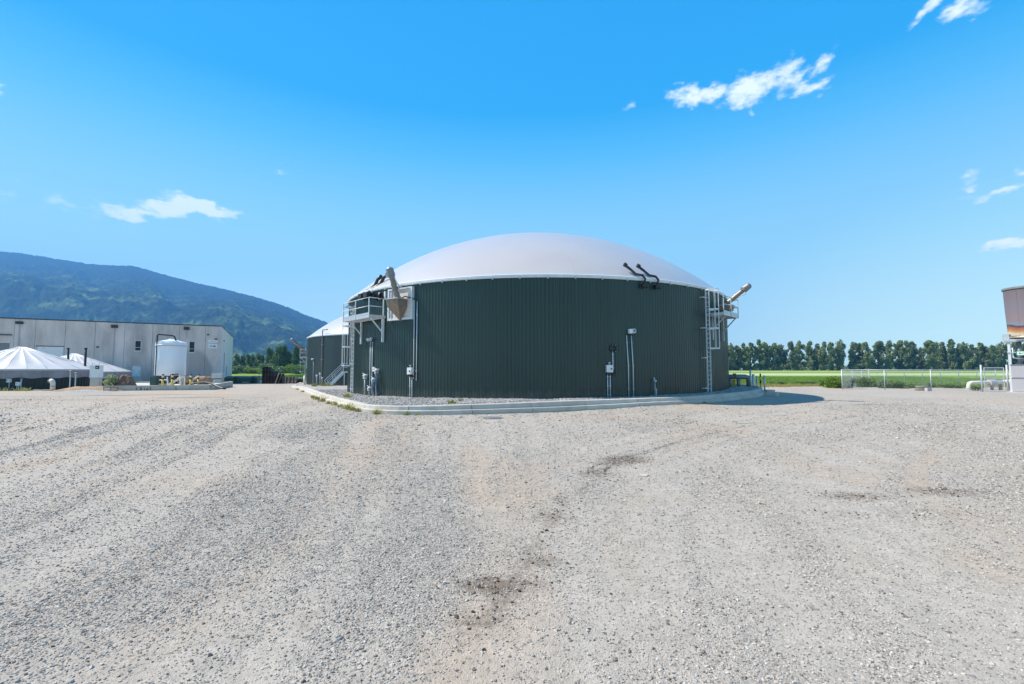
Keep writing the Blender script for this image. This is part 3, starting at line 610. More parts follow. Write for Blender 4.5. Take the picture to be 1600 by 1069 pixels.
ladder(40.8, .62, 7.35, T1, 'tall caged ladder on the right side of the near tank', (3.45, 4.75, 6.0, 7.3))
platform(-66, 4.0, -1.5, 1.2, 1.0, T2, 'small railed platform on the left edge of the far tank')
ladder(-68, -.1, 5.4, T2, 'ladder at the left edge of the far tank against the trees', (1.7, 3.2, 4.6))

def conduit(phi, z0, z1, label, T=T1, r=.028, dphi=0., name='conduit'):
    loc, a = WP(phi, z0, T); t = thing(name, label, 'conduit', loc, a, 'wall conduits')
    MB().tube([(0, -.07, 0), (0, -.07, (z1 - z0) * .5), (dphi * .28, -.07, z1 - z0)], r, 8).build('pipe_run', M['rail'], t, smooth=True)
    for k in (.12, .5, .88): MB().b(-.05 + dphi * .28 * max(0, (k - .5) * 2), .05 + dphi * .28 * max(0, (k - .5) * 2), -.11, -.03, k * (z1 - z0) - .015, k * (z1 - z0) + .015).build('pipe_clamp', M['galv'], t)
    return t
conduit(-29.9, 1.5, 6.4, 'left one of the two long grey conduits right of the hatch'); conduit(-29.1, 1.4, 6.3, 'right one of the two long grey conduits right of the hatch')
conduit(-45.7, .4, 3.95, 'left one of the two conduits under the twin floodlights'); conduit(-44.7, .4, 3.95, 'right one of the two conduits under the twin floodlights')
conduit(-30.9, .35, 1.75, 'left short conduit under the left white switch box'); conduit(-30.3, .35, 1.75, 'right short conduit under the left white switch box')
conduit(12.2, .45, 1.85, 'left short conduit under the right white switch box'); conduit(12.75, .45, 1.85, 'right short conduit under the right white switch box')
conduit(13.4, 2.05, 3.1, 'single conduit between the round port and the switch box')
conduit(16.9, .5, 4.1, 'left one of the two tall conduits under the level sensor', dphi=-.35); conduit(18.0, .5, 4.1, 'right one of the two tall conduits under the level sensor', dphi=-.35)
conduit(23.7, .5, .95, 'short pipe stub low on the wall near the small valves')
conduit(-46.5, .1, 3.3, 'thin conduit under the pair of lamps on the far tank', T=T2)
def switchbox(phi, z, label):
    loc, a = WP(phi, z); t = thing('switch_box', label, 'switch box', loc, a, 'white switch boxes on the tank')
    MB().b(-.19, .19, -.24, -.05, -.20, .22).build('box_body', M['white'], t); MB().b(-.06, .16, -.265, -.242, -.17, .19).build('box_door', M['white'], t)
    MB().tube([(.06, -.266, .0), (.06, -.31, .0)], .045, 10).build('rotary_knob', M['black'], t)
    MB().tube([(0, -.14, .22), (0, -.14, .34)], .03, 8).b(-.06, .06, -.2, -.08, .34, .38).build('vent_cap', M['galv'], t)
    MB().b(-.1, .1, -.2, -.06, -.34, -.202).build('cable_gland', M['black'], t)
    MB().tube([(.1, -.12, -.25), (.2, -.13, -.4), (.32, -.12, -.3), (.38, -.09, -.1)], .025, 6).build('hose', M['black'], t, smooth=True)
switchbox(-30.6, 1.98, 'white switch box on the near tank below the hatch'); switchbox(12.5, 2.12, 'white switch box below the round black port right of centre')
loc, a = WP(13.6, 3.32); t = thing('round_port', 'round black viewing port on the near tank wall above the switch box', 'port', loc, a)
rot = Matrix.Rotation(R(90), 4, 'X')
mb = MB().lathe([(.12, -.02), (.16, .1), (.22, .12), (.24, .08), (.24, -.04)], 24); mb.v = [tuple(rot @ Vector(v)) for v in mb.v]; mb.build('port_ring', M['black'], t, auto=30)
mb = MB().lathe([(0.001, .05), (.13, .05)], 20); mb.v = [tuple(rot @ Vector(v)) for v in mb.v]; mb.build('port_glass', M['glass'], t)
for k in range(6):
    b_ = R(60 * k); MB().box((.2 * math.cos(b_), -.13, .2 * math.sin(b_)), (.03, .03, .03)).build('bolt', M['galv'], t)
loc, a = WP(17.6, 4.33); t = thing('level_sensor', 'small grey level sensor at the top of the tall twin conduits', 'sensor', loc, a)
MB().b(-.18, .02, -.22, -.04, -.13, .13).build('sensor_box', M['white'], t)
mb = MB().lathe([(.06, -.0), (.15, .02), (.15, .16), (.06, .2)], 16); mb.v = [tuple(rot @ Vector(v) + Vector((.14, -.05, .02))) for v in mb.v]; mb.build('sensor_flange', M['galv'], t, auto=30)
MB().b(-.14, .12, -.15, -.05, -.24, -.13).build('junction', M['black'], t)
def twin_lamp(phi, z, T, label):
    loc, a = WP(phi, z, T); t = thing('twin_floodlight', label, 'floodlight', loc, a, 'twin floodlights on the tanks')
    MB().b(-.07, .07, -.12, .02, -.08, .08).build('lamp_bracket', M['galv'], t)
    for s in (-1, 1):
        mb = MB().lathe([(.05, 0), (.11, .06), (.12, .16), (.11, .18)], 14); mm = Matrix.Translation((s * .15, -.16, -.02)) @ Matrix.Rotation(R(25 * s), 4, 'Z') @ Matrix.Rotation(R(125), 4, 'X')
        mb.v = [tuple(mm @ Vector(v)) for v in mb.v]; mb.build('lamp_head', M['white'], t, smooth=True)
twin_lamp(-45.3, 4.18, T1, 'pair of small floodlights under the left platform of the near tank'); twin_lamp(-46.5, 3.6, T2, 'pair of small floodlights high on the far tank')
def valve(phi, z, zb, s, T, label, mhose=None):
    loc, a = WP(phi, zb, T); t = thing('sampling_valve', label, 'valve', loc, a, 'sampling valves on the tank walls'); h = z - zb
    MB().tube([(0, -.2, 0), (0, -.2, h - .15 * s)], .045 * s, 10).build('stand_pipe', M['galv'], t, smooth=True)
    MB().tube([(0, .0, h), (0, -.2, h), (0, -.33, h - .06)], .07 * s, 10).build('valve_body', M['white'], t, smooth=True)
    MB().b(-.11 * s, .11 * s, -.29, -.12, h - .22 * s, h - .08 * s).build('valve_flange', M['galv'], t)
    MB().bar((0, -.2, h + .06), (-.26 * s, -.24, h + .14), .03).build('valve_lever', M['white'], t)
    if mhose: MB().tube([(.05, -.3, h - .1), (.16, -.34, h * .6), (.24, -.3, .25), (.2, -.1, .02)], .04, 8).build('hose', mhose, t, smooth=True)
valve(-47.3, 1.68, .35, 1.1, T1, 'valve on a stand pipe just right of the left ladder'); valve(-41.9, 2.05, .35, 1.1, T1, 'highest valve of the left group with a blue hose', M['blue'])
valve(-43.2, 1.45, .35, .9, T1, 'small middle valve of the left group with a blue hose', M['blue']); valve(-45.0, .85, .35, .9, T1, 'lowest valve of the left group near the gravel')
valve(23.0, 1.45, .5, .5, T1, 'tiny valve low on the wall left of the right ladder')
valve(-37.9, 1.5, -.2, 1.0, T2, 'white valve at the base of the far tank, lower left of the stair'); valve(-41, 1.2, -.2, 1.1, T2, 'leftmost white valve at the base of the far tank'); valve(-36.0, .9, -.2, .9, T2, 'valve nearest the stair foot of the far tank')
loc, a = WP(-43.6, 2.1); t = thing('meter_box', 'small cream meter box above the left valves', 'box', loc, a); MB().b(-.11, .11, -.16, -.04, -.15, .15).build('box_body', M['cream'], t); MB().b(-.03, .03, -.165, -.161, -.05, .03).build('box_label', M['rust'], t)
# stirrer hatch and auger, left
loc, a = WP(-34.0, 5.22); t = thing('stirrer_hatch', 'square metal framed hatch with pinkish insulation behind the auger', 'hatch', loc, a)
w2 = 1.12; H2 = 2.05
MB().b(-w2 + .12, w2 - .12, -.11, -.04, .12, H2 - .02).build('insulation_board', M['insul'], t)
for (x0, x1, z0, z1) in ((-w2, -w2 + .13, 0, H2), (w2 - .13, w2, 0, H2), (-w2 + .132, w2 - .132, 0, .13), (-w2 + .132, w2 - .132, H2 - .1, H2)):
    MB().b(x0, x1, -.2, .12, z0, z1).build('frame_bar', M['rail'], t)
MB().b(-w2 + .132, -w2 + .34, -.16, -.112, .13, H2 - .1).build('side_plate', M['galv'], t)
bm_ = MB().tube([(0, -.11, 0), (0, -.135, 0)], .022, 6).mesh('bolt', M['rust'])
for k in range(10):
    for (x, z) in ((-w2 + .42 + k * .14, .22), (w2 - .2, .3 + k * .17), (-w2 + .42, .36 + k * .155)):
        o = link('bolt', bm_, t); o.location = (x, 0, z)
def auger(phi, z, T, label, lean=.8, lh=2.0, rr=.2, side=-.1, hop=1.):
    loc, a = WP(phi, z, T); t = thing('stirrer_auger', label, 'agitator', loc, a, 'slanting stirrer drives')
    top = [(-.52, -.95, .3), (.52, -.95, .3), (.52, -.13, .3), (-.52, -.13, .3)]; mid = [(-.52, -.85, -.12), (.52, -.85, -.12), (.52, -.13, -.12), (-.52, -.13, -.12)]
    mid = [(x, y, -.12 * hop) for x, y, z in mid]; mb = MB(); mb.add(top + mid + [(0, -.2, -1.05 * hop)], [(3, 2, 1, 0)[::-1], (0, 4, 5, 1), (1, 5, 6, 2), (3, 7, 4, 0), (4, 8, 5), (5, 8, 6), (6, 8, 7), (7, 8, 4)]); mb.build('hopper', M['steel'], t)
    MB().b(-.58, .58, -1.0, -.12, .302, .35).build('hopper_flange', M['galv'], t)
    p0 = Vector((0, -.42, .35)); p1 = Vector((side, -.42 - lean, .35 + lh)); d = (p1 - p0).normalized()
    MB().tube([p0, p0 + d * .3, p1], [rr * 1.35, rr, rr * .95], 16).build('auger_tube', M['steel'], t, auto=40)
    for k in (.22, .42, .62): 
        q = p0.lerp(p1, k); MB().tube([q - d * .03, q + d * .03], rr * 1.22, 16).build('tube_flange', M['steel'], t)
    MB().tube([p1 - d * .05, p1 + d * .02, p1 + d * .42, p1 + d * .52], [rr * 1.5, rr * 1.5, rr * 1.35, rr * .7], 16).build('motor', M['dgalv'], t, auto=40)
    MB().box(p1 + Vector((-.3, 0, .0)), (.22, .24, .2)).build('motor_terminal_box', M['dgalv'], t)
    MB().tube([p1 + Vector((.24, 0, .1)), p1 + Vector((.36, 0, -.3)), p0.lerp(p1, .5) + Vector((.34, 0, .1)), p0.lerp(p1, .2) + Vector((.28, 0, 0))], .03, 6).build('cable', M['galv'], t, smooth=True)
    MB().tube([(.3, -.4, .4), (.55, -.35, .5), (.9, -.2, .4), (1.15, -.08, .3)], .035, 6).build('cable', M['black'], t, smooth=True)
    return t
auger(-33.6, 6.15, T1, 'slanting steel auger with hopper in front of the left hatch of the near tank', .35, 1.5, .17, -.26)
auger(50.0, 6.2, T1, 'slanting steel auger sticking out beyond the right platform', 1.25, 1.0, .16, .1, hop=.25)
auger(-70, 4.6, T2, 'slanting auger at the upper left edge of the far tank', 1.6, 1.5, .22, 0)
# black blower hoses over the rim
def blower(phi, flip, label):
    loc, a = WP(phi, 7.1); t = thing('air_hose', label, 'hose', loc, a, 'black air hoses over the tank rims')
    MB().b(-.14, .14, -.3, -.06, -.08, .1).build('blower_box', M['black'], t)
    MB().tube([(-.18, -.2, -.02), (.26, -.24, -.02)], .12, 12).build('blower_motor', M['black'], t, auto=40)
    MB().tube([(.0, -.22, .1), (.05, -.3, .4), (-.1, -.2, .62), (-.45, .02, .72), (-.62, .3, 1.05), (-.85, .5, 1.3)], [.07, .07, .08, .08, .08, .09], 10).build('hose_run', M['black'], t, smooth=True)
    MB().tube([(-.82, .48, 1.32), (-1.0, .52, 1.42)], .13, 12).build('hose_coupling', M['black'], t)
    return t
blower(20.6, 1, 'left one of the two black hoses over the right part of the rim').scale = (.88, 1.0, .97); blower(24.0, 1, 'right one of the two black hoses over the right part of the rim').scale = (.88, 1.0, .97)
def blower2(phi, label):
    loc, a = WP(phi, 7.25); t = thing('air_hose', label, 'hose', loc, a, 'black air hoses over the tank rims')
    MB().tube([(0, -.3, -.1), (0, .1, .35), (.1, .3, .5), (.4, .5, .75), (.65, .6, 1.15), (1.0, .7, 1.35)], [.15, .14, .12, .11, .11, .14], 10).build('hose_run', M['black'], t, smooth=True)
    MB().b(-.25, .3, -.45, -.1, -.25, .1).build('blower_box', M['black'], t)
blower2(-49.5, 'left one of the two black hoses above the left platform'); blower2(-46.5, 'right one of the two black hoses above the left platform')
for (phi, lb) in ((-42.8, 'left one of the two black fans under the rim above the left platform'), (-40.6, 'right one of the two black fans under the rim above the left platform')):
    loc, a = WP(phi, 6.92); t = thing('wall_fan', lb, 'fan', loc, a, 'black wall fans')
    mb = MB().lathe([(.001, .04), (.16, .05), (.22, .25), (.23, .25), (.2, 0)], 18); mb.v = [tuple(rot @ Vector(v)) for v in mb.v]; mb.build('fan_shroud', M['black'], t, auto=40)
    MB().b(.26, .36, -.15, -.03, -.2, .3).build('fan_controller', M['white'], t)
# downpipe and steel stair at the far tank
loc, a = WP(-37.2, -.2, T2); t = thing('vent_pipe', 'tall thin rusty vent pipe on the far tank', 'pipe', loc, a)
MB().tube([(0, -.12, 0), (0, -.12, 7.6), (.1, -.12, 7.8), (1.3, -.12, 7.8)], .07, 8).build('pipe_run', M['dgalv'], t, smooth=True)
for z in (1.5, 3.6, 5.7): MB().b(-.1, .1, -.2, .04, z, z + .06).build('pipe_clamp', M['galv'], t)
t = thing('steel_stair', 'galvanised stair with handrails between the two tanks', 'stairs', (X_at(514, 60.6), 60.6, -.16), 0)
run = 1.95; rise = 1.95
for y in (0, .9):
    MB().bar((0, y, .0), (run, y, rise), .06, .2).build('stringer', M['rail'], t)
    MB().bar((-.55, y, .75), (run - .1, y, rise + 1.1), .05).build('handrail', M['rail'], t); MB().bar((-.25, y, .35), (run - .1, y, rise + .55), .04).build('mid_rail', M['rail'], t)
    MB().bar((-.55, y, .75), (0.05, y, 0), .05).build('newel', M['rail'], t); MB().bar((run * .35, y, rise * .35), (run * .35 - .25, y, rise * .35 + 1.0), .045).build('baluster', M['rail'], t)
    for x in (run, run + 1.2, run + 2.4): MB().b(x - .025, x + .025, y - .02, y + .03, rise, rise + 1.1).build('landing_post', M['rail'], t)
    for z in (1.1, .55): MB().b(run, run + 3.2, y - .021, y + .021, rise + z - .02, rise + z + .025).build('landing_rail', M['rail'], t)
for k in range(8): MB().b(k * run / 8 + .05, k * run / 8 + .32, .04, .86, (k + .5) * rise / 8, (k + .5) * rise / 8 + .03).build('tread', M['galv'], t)
MB().b(run, run + 3.2, 0, .95, rise - .15, rise).build('landing', M['rail'], t)
for x in (run + .1, run + 3.0): MB().b(x, x + .08, .0, .08, -.2, rise - .15).build('landing_leg', M['rail'], t)

# pipes, posts at the right end of the gravel bed
t = thing('insulated_pipe', 'fat grey pipe on supports just right of the near tank', 'pipe', (17.9, 38.4, .62))
MB().tube([(0, 0, .85), (1.7, 0, .85), (1.95, 0, .78), (2.02, 0, .55), (2.02, 0, -.1)], .2, 14).build('pipe_run', M['dgalv'], t, smooth=True)
for x in (.45, 1.15): MB().tube([(x, 0, -.1), (x, 0, .7)], .15, 12).build('pipe_leg', M['dgalv'], t, smooth=True)
MB().b(.7, .85, -.23, .05, .75, 1.12).build('valve_handle', M['rust'], t)
t = thing('yellow_gas_sign', 'yellow warning panel under the fat grey pipe', 'panel', (18.8, 38.9, .6)); MB().b(-.22, .22, -.02, .02, -.05, .62).build('panel', M['yellow'], t)
for (px_, Y, h, mt, nm, lb, r_) in ((1171.5, 38.2, 1.5, 'galv', 'steel_post', 'tallest steel post at the end of the fat grey pipe', .07), (1176, 38.8, 1.1, 'rail', 'steel_post', 'pale post close behind the tallest steel post', .1),
                           (1181.5, 36.8, .95, 'galv', 'steel_post', 'steel post left of the black and yellow post', .05), (1193, 34.6, 1.05, 'galv', 'steel_post', 'steel post at the right end of the kerb', .06), (1137, 39.5, 2.2, 'cream', 'steel_post', 'thin cream post at the right edge of the near tank', .06)):
    t = thing(nm, lb, 'post', (X_at(px_, Y), Y, .55)); MB().tube([(0, 0, -.3), (0, 0, h)], r_, 10).build('shaft', M[mt], t, smooth=True); MB().tube([(0, 0, h), (0, 0, h + .03)], r_ * 1.2, 10).build('cap', M['galv'], t)
t = thing('marker_post', 'black and yellow banded marker post near the kerb end', 'post', (X_at(1187, 36.2), 36.2, .55))
for k, (z0, z1, mt) in enumerate(((-.2, .42, 'yellow'), (.42, .66, 'black'), (.66, .95, 'yellow'), (.95, 1.2, 'black'))): MB().tube([(0, 0, z0), (0, 0, z1)], .055, 10).build('band', M[mt], t, smooth=True)
t = thing('concrete_lump', 'broken pale concrete lump at the right tip of the kerb', 'rubble', (X_at(1199, 33.6), 33.4, .3))
MB().prism([(-.55, -.2), (.1, -.45), (.6, -.1), (.45, .4), (-.3, .45)], -.3, .12).build('lower_lump', M['conc'], t); MB().prism([(-.3, -.1), (.25, -.2), (.3, .25), (-.2, .3)], .121, .3).build('upper_lump', M['conc'], t)

# ------------------------------------------------------------------ concrete building
BC = Vector((-55.7, 87.0, -.85)); BA = R(28.4); BH = 11.1
bd = thing('concrete_building', 'long grey tilt-up concrete industrial building with black roof edge at the left', 'building', BC, BA)
def bx(px):
    k = (px - 800) / F; d = (math.cos(BA), math.sin(BA)); return (k * BC.y - BC.x) / (d[0] - d[1] * k)
def bz(px, py):
    x = bx(px); Y = BC.y + x * math.sin(BA); return at(px, py, Y).z - BC.z
def wallpanel(x0, x1, z0, z1, holes, mat, name='wall_panel', parent=None, th=.25, side=False):
    xs = sorted({x0, x1, *[h[0] for h in holes], *[h[1] for h in holes]}); zs = sorted({z0, z1, *[h[2] for h in holes], *[h[3] for h in holes]})
    def solid(i, j):
        cx = (xs[i] + xs[i + 1]) / 2; cz = (zs[j] + zs[j + 1]) / 2
        return not any(h[0] < cx < h[1] and h[2] < cz < h[3] for h in holes)
    mb = MB()
    def q(a): mb.add(a, [(0, 1, 2, 3)])
    for i in range(len(xs) - 1):
        for j in range(len(zs) - 1):
            if not solid(i, j): continue
            a, b, c, d = xs[i], xs[i + 1], zs[j], zs[j + 1]
            q([(a, 0, c), (b, 0, c), (b, 0, d), (a, 0, d)]); q([(a, th, d), (b, th, d), (b, th, c), (a, th, c)])
            if i == 0 or not solid(i - 1, j): q([(a, 0, d), (a, th, d), (a, th, c), (a, 0, c)])
            if i == len(xs) - 2 or not solid(i + 1, j): q([(b, 0, c), (b, th, c), (b, th, d), (b, 0, d)])
            if j == 0 or not solid(i, j - 1): q([(a, 0, c), (a, th, c), (b, th, c), (b, 0, c)])
            if j == len(zs) - 2 or not solid(i, j + 1): q([(b, 0, d), (b, th, d), (a, th, d), (a, 0, d)])
    if side: mb.v = [(-v[1], v[0], v[2]) for v in mb.v]
    return mb.build(name, mat, parent or bd)
joints = [bx(p) for p in (-60, -25, 20, 53, 100, 147, 193, 237, 279, 320, 345)]; joints = [joints[0] - 18, joints[0] - 9] + joints
win = [(bx(209.5), bx(220), bz(215, 548.5), bz(215, 532)), (bx(294.5), bx(304), bz(299, 551), bz(299, 533.5))]
big = (bx(56.5), bx(98), bz(76, 575), bz(76, 541.5)); opn = (bx(-8), bx(14), -.2, bz(5, 536)); door = (bx(207), bx(221), bz(214, 588), bz(214, 572))
holes_all = win + [big, opn, door]
for i in range(len(joints) - 1):
    x0, x1 = joints[i] + .02, joints[i + 1] - .02
    hs = [(max(h[0], x0), min(h[1], x1), h[2], h[3]) for h in holes_all if h[1] > x0 and h[0] < x1]
    hs = [h for h in hs if h[1] - h[0] > .2]
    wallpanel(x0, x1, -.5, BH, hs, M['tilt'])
sj = [.3, 7, 14, 21, 28, 35]
sdo = [(7.9, 10.2, -.3, 6.4), (14.2, 17.2, -.3, 3.6)]
for i in range(len(sj) - 1):
    y0, y1 = sj[i] + .03, sj[i + 1] - .03
    hs = [(max(h[0], y0), min(h[1], y1), h[2], h[3]) for h in sdo if h[1] > y0 and h[0] < y1]
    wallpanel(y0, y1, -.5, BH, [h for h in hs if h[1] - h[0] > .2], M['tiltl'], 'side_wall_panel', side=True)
for h in sdo: MB().b(-.24, -.2, h[0] - .05, h[1] + .05, h[2], h[3]).build('side_door', M['dgalv'], bd)
MB().b(joints[0], -.28, .26, .30, -.5, BH - .3).build('inner_lining', M['dgalv'], bd)
MB().b(joints[0], -.3, 0.31, 34.5, BH - .5, BH - .4).build('roof', M['dgalv'], bd)
MB().b(joints[0], .06, -.06, .32, BH + .002, BH + .16).b(-.34, .06, .322, 35, BH + .002, BH + .16).build('roof_flashing', M['flash'], bd)
MB().b(joints[0] + .1, joints[0] + .35, .31, 35, -.5, BH).build('far_side_wall', M['tilt'], bd); MB().b(joints[0] + .36, -.3, 34.7, 34.95, -.5, BH).build('back_wall', M['tilt'], bd)
for h in win:
    w = MB(); a, b, c, d = h; f = .09
    w.b(a, b, .06, .14, c, c + f).b(a, b, .06, .14, d - f, d).b(a, a + f, .06, .14, c + f, d - f).b(b - f, b, .06, .14, c + f, d - f).b(a + f, b - f, .07, .13, c + (d - c) * .32, c + (d - c) * .32 + .06)
    wo = w.build('window', M['alu'], bd)
    MB().b(a + f, b - f, .1, .115, c + (d - c) * .32 + .06, d - f).build('pane', M['glass'], wo); MB().b(a + f, b - f, .1, .115, c + f, c + (d - c) * .32).build('pane', M['glass'], wo)
    MB().b(a - .06, b + .06, -.05, .05, c - .1, c - .004).build('sill', M['tiltl'], wo)
a, b, c, d = big; dd = None
rd = MB().b(a, b, .1, .12, c - .2, d - .02).build('roller_door', M['white'], bd)
for k in range(14):
    z = c + k * (d - c) / 14; MB().b(a + .02, b - .02, .07, .099, z + .02, z + (d - c) / 14 - .02).build('door_slat', M['white'], rd)
MB().b(a - .1, b + .1, -.08, .06, d + .004, d + .1).build('door_lintel', M['flash'], bd)
a, b, c, d = door; do = MB().b(a + .02, b - .02, .08, .13, c - .8, d).build('access_door', M['white'], bd); MB().b(b - .25, b - .15, .02, .079, (c + d) / 2 - .1, (c + d) / 2).build('handle', M['black'], do)
MB().b(bx(-14), bx(17), -.3, -.004, bz(5, 524), bz(5, 522.5)).build('canopy', M['flash'], bd); MB().b(opn[0] - .1, opn[1] + .1, -.12, -.004, opn[3] + .02, opn[3] + .2).build('lintel', M['tiltl'], bd)
for (p, y0, y1, ylow) in ((28, 502.5, 506.5, 560), (177, 508, 512.5, 580), (290, 511, 515.5, 528)):
    x = bx(p); zt, zb_ = bz(p, y0), bz(p, y1); s = MB().b(x - .42, x + .42, -.4, -.004, zb_, zt).build('scupper_box', M['flash'], bd)
    MB().b(x - .045, x + .045, -.13, -.02, bz(p, ylow), zb_).build('downpipe', M['cabi'], s)
for (p, y) in ((152, 542.5), (324, 523), (336.5, 530)):
    MB().b(bx(p) - .14, bx(p) + .14, -.2, -.004, bz(p, y) - .12, bz(p, y) + .12).build('wall_light', M['flash'], bd)
MB().b(.004, .2, 5.4, 6.0, 8.6, 8.75).build('wall_light', M['flash'], bd)
tn_ = M['tilt'].node_tree; bs_ = tn_.nodes['Principled BSDF']; src_ = bs_.inputs['Base Color'].links[0].from_socket    # round damp stain right of the plastic tank
tc_ = N(tn_.nodes, 'ShaderNodeTexCoord'); vs_ = N(tn_.nodes, 'ShaderNodeVectorMath', operation='SUBTRACT'); tn_.links.new(tc_.outputs['Object'], vs_.inputs[0]); vs_.inputs[1].default_value = (bx(300), 0, bz(300, 582))
vm_ = N(tn_.nodes, 'ShaderNodeVectorMath', operation='MULTIPLY'); tn_.links.new(vs_.outputs[0], vm_.inputs[0]); vm_.inputs[1].default_value = (1 / 3.2, 0, 1 / 4.3)
vl_ = N(tn_.nodes, 'ShaderNodeVectorMath', operation='LENGTH'); tn_.links.new(vm_.outputs[0], vl_.inputs[0]); nn_ = N(tn_.nodes, 'ShaderNodeTexNoise'); setin(nn_, 'Scale', .8); setin(nn_, 'Detail', 5.); tn_.links.new(tc_.outputs['Object'], nn_.inputs['Vector'])
na_ = N(tn_.nodes, 'ShaderNodeMath', operation='MULTIPLY_ADD'); tn_.links.new(nn_.outputs['Fac'], na_.inputs[0]); setin(na_, 1, .25); tn_.links.new(vl_.outputs['Value'], na_.inputs[2])
mm_ = N(tn_.nodes, 'ShaderNodeMapRange'); tn_.links.new(na_.outputs[0], mm_.inputs[0]); setin(mm_, 1, 1.05); setin(mm_, 2, 1.2); setin(mm_, 3, .42); setin(mm_, 4, 0.)
mc_ = N(tn_.nodes, 'ShaderNodeMix', data_type='RGBA'); tn_.links.new(mm_.outputs[0], mc_.inputs[0]); tn_.links.new(src_, mc_.inputs[6]); mc_.inputs[7].default_value = (.2, .17, .16, 1); tn_.links.new(mc_.outputs[2], bs_.inputs['Base Color'])
# signs
sg = thing('wall_sign', 'white sign with black arrow pointing right on the concrete building', 'sign', (0, 0, 0))
sg.location = BC + Vector((math.cos(BA) * bx(332), math.sin(BA) * bx(332), bz(332, 541))); sg.rotation_euler = (0, 0, BA)
MB().b(-.72, .72, -.06, -.01, -.42, .42).build('plate', M['white'], sg)
MB().add([(-.5, -.064, -.06), (.2, -.064, -.06), (.2, -.064, -.2), (.56, -.064, 0), (.2, -.064, .2), (.2, -.064, .06), (-.5, -.064, .06)], [(0, 1, 5, 6), (2, 3, 4), (1, 2, 4, 5)]).build('arrow', M['flash'], sg)
sg2 = thing('name_board', 'pale blank board above the arrow sign on the building', 'sign', (0, 0, 0)); sg2.location = BC + Vector((math.cos(BA) * bx(332), math.sin(BA) * bx(332), bz(332, 533.5))); sg2.rotation_euler = (0, 0, BA)
MB().b(-.75, .75, -.06, -.01, -.24, .24).build('plate', M['white'], sg2); MB().b(-.4, .4, -.064, -.061, -.05, .03).build('faded_print', M['cabi'], sg2)

# ------------------------------------------------------------------ covered tanks at the left
def covered_tank(c, rad, zb, zeave, zap, zsk, label):
    t = thing('covered_tank', label, 'covered tank', (c[0], c[1], zb), 0, 'low round tanks under white tent covers')
    he = zeave - zb; ha = zap - zb; hs = zsk - zb; n = 28
    MB().lathe([(rad - .12, -.4), (rad - .12, he - .02)], 96).build('tank_wall', M['dgreen'], t)
    mb = MB()
    for k in range(120):
        a = 2 * math.pi * k / 120; mb.box(((rad - .1) * math.cos(a), (rad - .1) * math.sin(a), (he - .5) / 2 - .2), (.05, .08, he - .1), Matrix.Rotation(a, 3, 'Z'))
    mb.build('wall_ribs', M['dgreen'], t)['kind'] = 'stuff'
    # the cover: gores between radial ropes, sagging a little, one object per gore
    for g in range(n):
        mb = MB(); A = 2 * math.pi * g / n; w = 2 * math.pi / n; nr, na = 10, 4
        for i in range(nr + 1):
            f = i / nr; r = .35 + (rad + .05 - .35) * f
            for j in range(na + 1):
                u = j / na; z = ha + (he - ha) * (f * .92 + .08 * f * f) - .13 * math.sin(math.pi * u) * math.sin(math.pi * min(1, f * 1.05)) * (f + .2) + .02 * math.sin(g * 3.1 + f * 9)
                mb.v.append((r * math.cos(A + w * u), r * math.sin(A + w * u), z))
        for i in range(nr):
            for j in range(na): k = i * (na + 1) + j; mb.f.append((k, k + na + 1, k + na + 2, k + 1))
        mb.build('cover_gore', M['cover'], t, smooth=True)
        MB().tube([(.35 * math.cos(A), .35 * math.sin(A), ha + .02), (rad * .5 * math.cos(A), rad * .5 * math.sin(A), ha + (he - ha) * .48 + .02), (rad * math.cos(A), rad * math.sin(A), he + .02)], .03, 5).build('cover_rope', M['white'], t, smooth=True)
    MB().lathe([(0.001, ha + .1), (.3, ha + .08), (.45, ha - .06)], 20).build('centre_cap', M['cover'], t, smooth=True)
    mb = MB(); m = 240
    for k in range(m):
        a = 2 * math.pi * k / m; w_ = .05 * math.sin(a * 37 + 2 * math.sin(a * 9)) + .04 * math.sin(a * 83 + 1)
        for (r, z) in ((rad + .05, he + .02), (rad + .07, he - .12), (rad + .05 + w_ * .5, (he - .12) * .5 + hs * .5), (rad + .06 + w_, hs + .06 * math.sin(a * 23))): mb.v.append((r * math.cos(a), r * math.sin(a), z))
    for k in range(m):
        for i in range(3): mb.f.append((k * 4 + i, ((k + 1) % m) * 4 + i, ((k + 1) % m) * 4 + i + 1, k * 4 + i + 1))
    mb.build('skirt', M['skirt'], t, smooth=True)
    MB().lathe([(rad + .09, he - .12), (rad + .1, he + .02), (rad - .05, he + .06)], 96).build('hem_band', M['cover'], t)
    return t
covered_tank((-54.6, 50.6), 6.75, -.12, 2.1, 4.5, 1.2, 'nearer white tent-covered tank with grey skirt at the left edge')
covered_tank((-68, 70.6), 6.9, -.6, 1.75, 4.45, .7, 'farther white tent-covered tank behind the nearer one')
for (px_, y0, y1, Y, lb) in ((106.5, 545, 563, 58.5, 'left shorter black vent stack by the white tent covers'), (133, 545, 569, 52.5, 'right taller black vent stack by the white tent covers')):
    p = at(px_, y1, Y); q = at(px_ + (1.2 if px_ > 120 else .2), y0, Y); t = thing('vent_stack', lb, 'vent pipe', (p.x, p.y, p.z - 1.9), 0, 'black vent stacks')
    MB().tube([(0, 0, 0), (0, 0, 1.9), (q.x - p.x, 0, q.z - p.z + 1.9)], .115, 10).build('stack_pipe', M['black'], t, smooth=True)
    MB().tube([(q.x - p.x, 0, q.z - p.z + 1.88), (q.x - p.x, 0, q.z - p.z + 2.0)], .16, 10).build('stack_collar', M['black'], t)
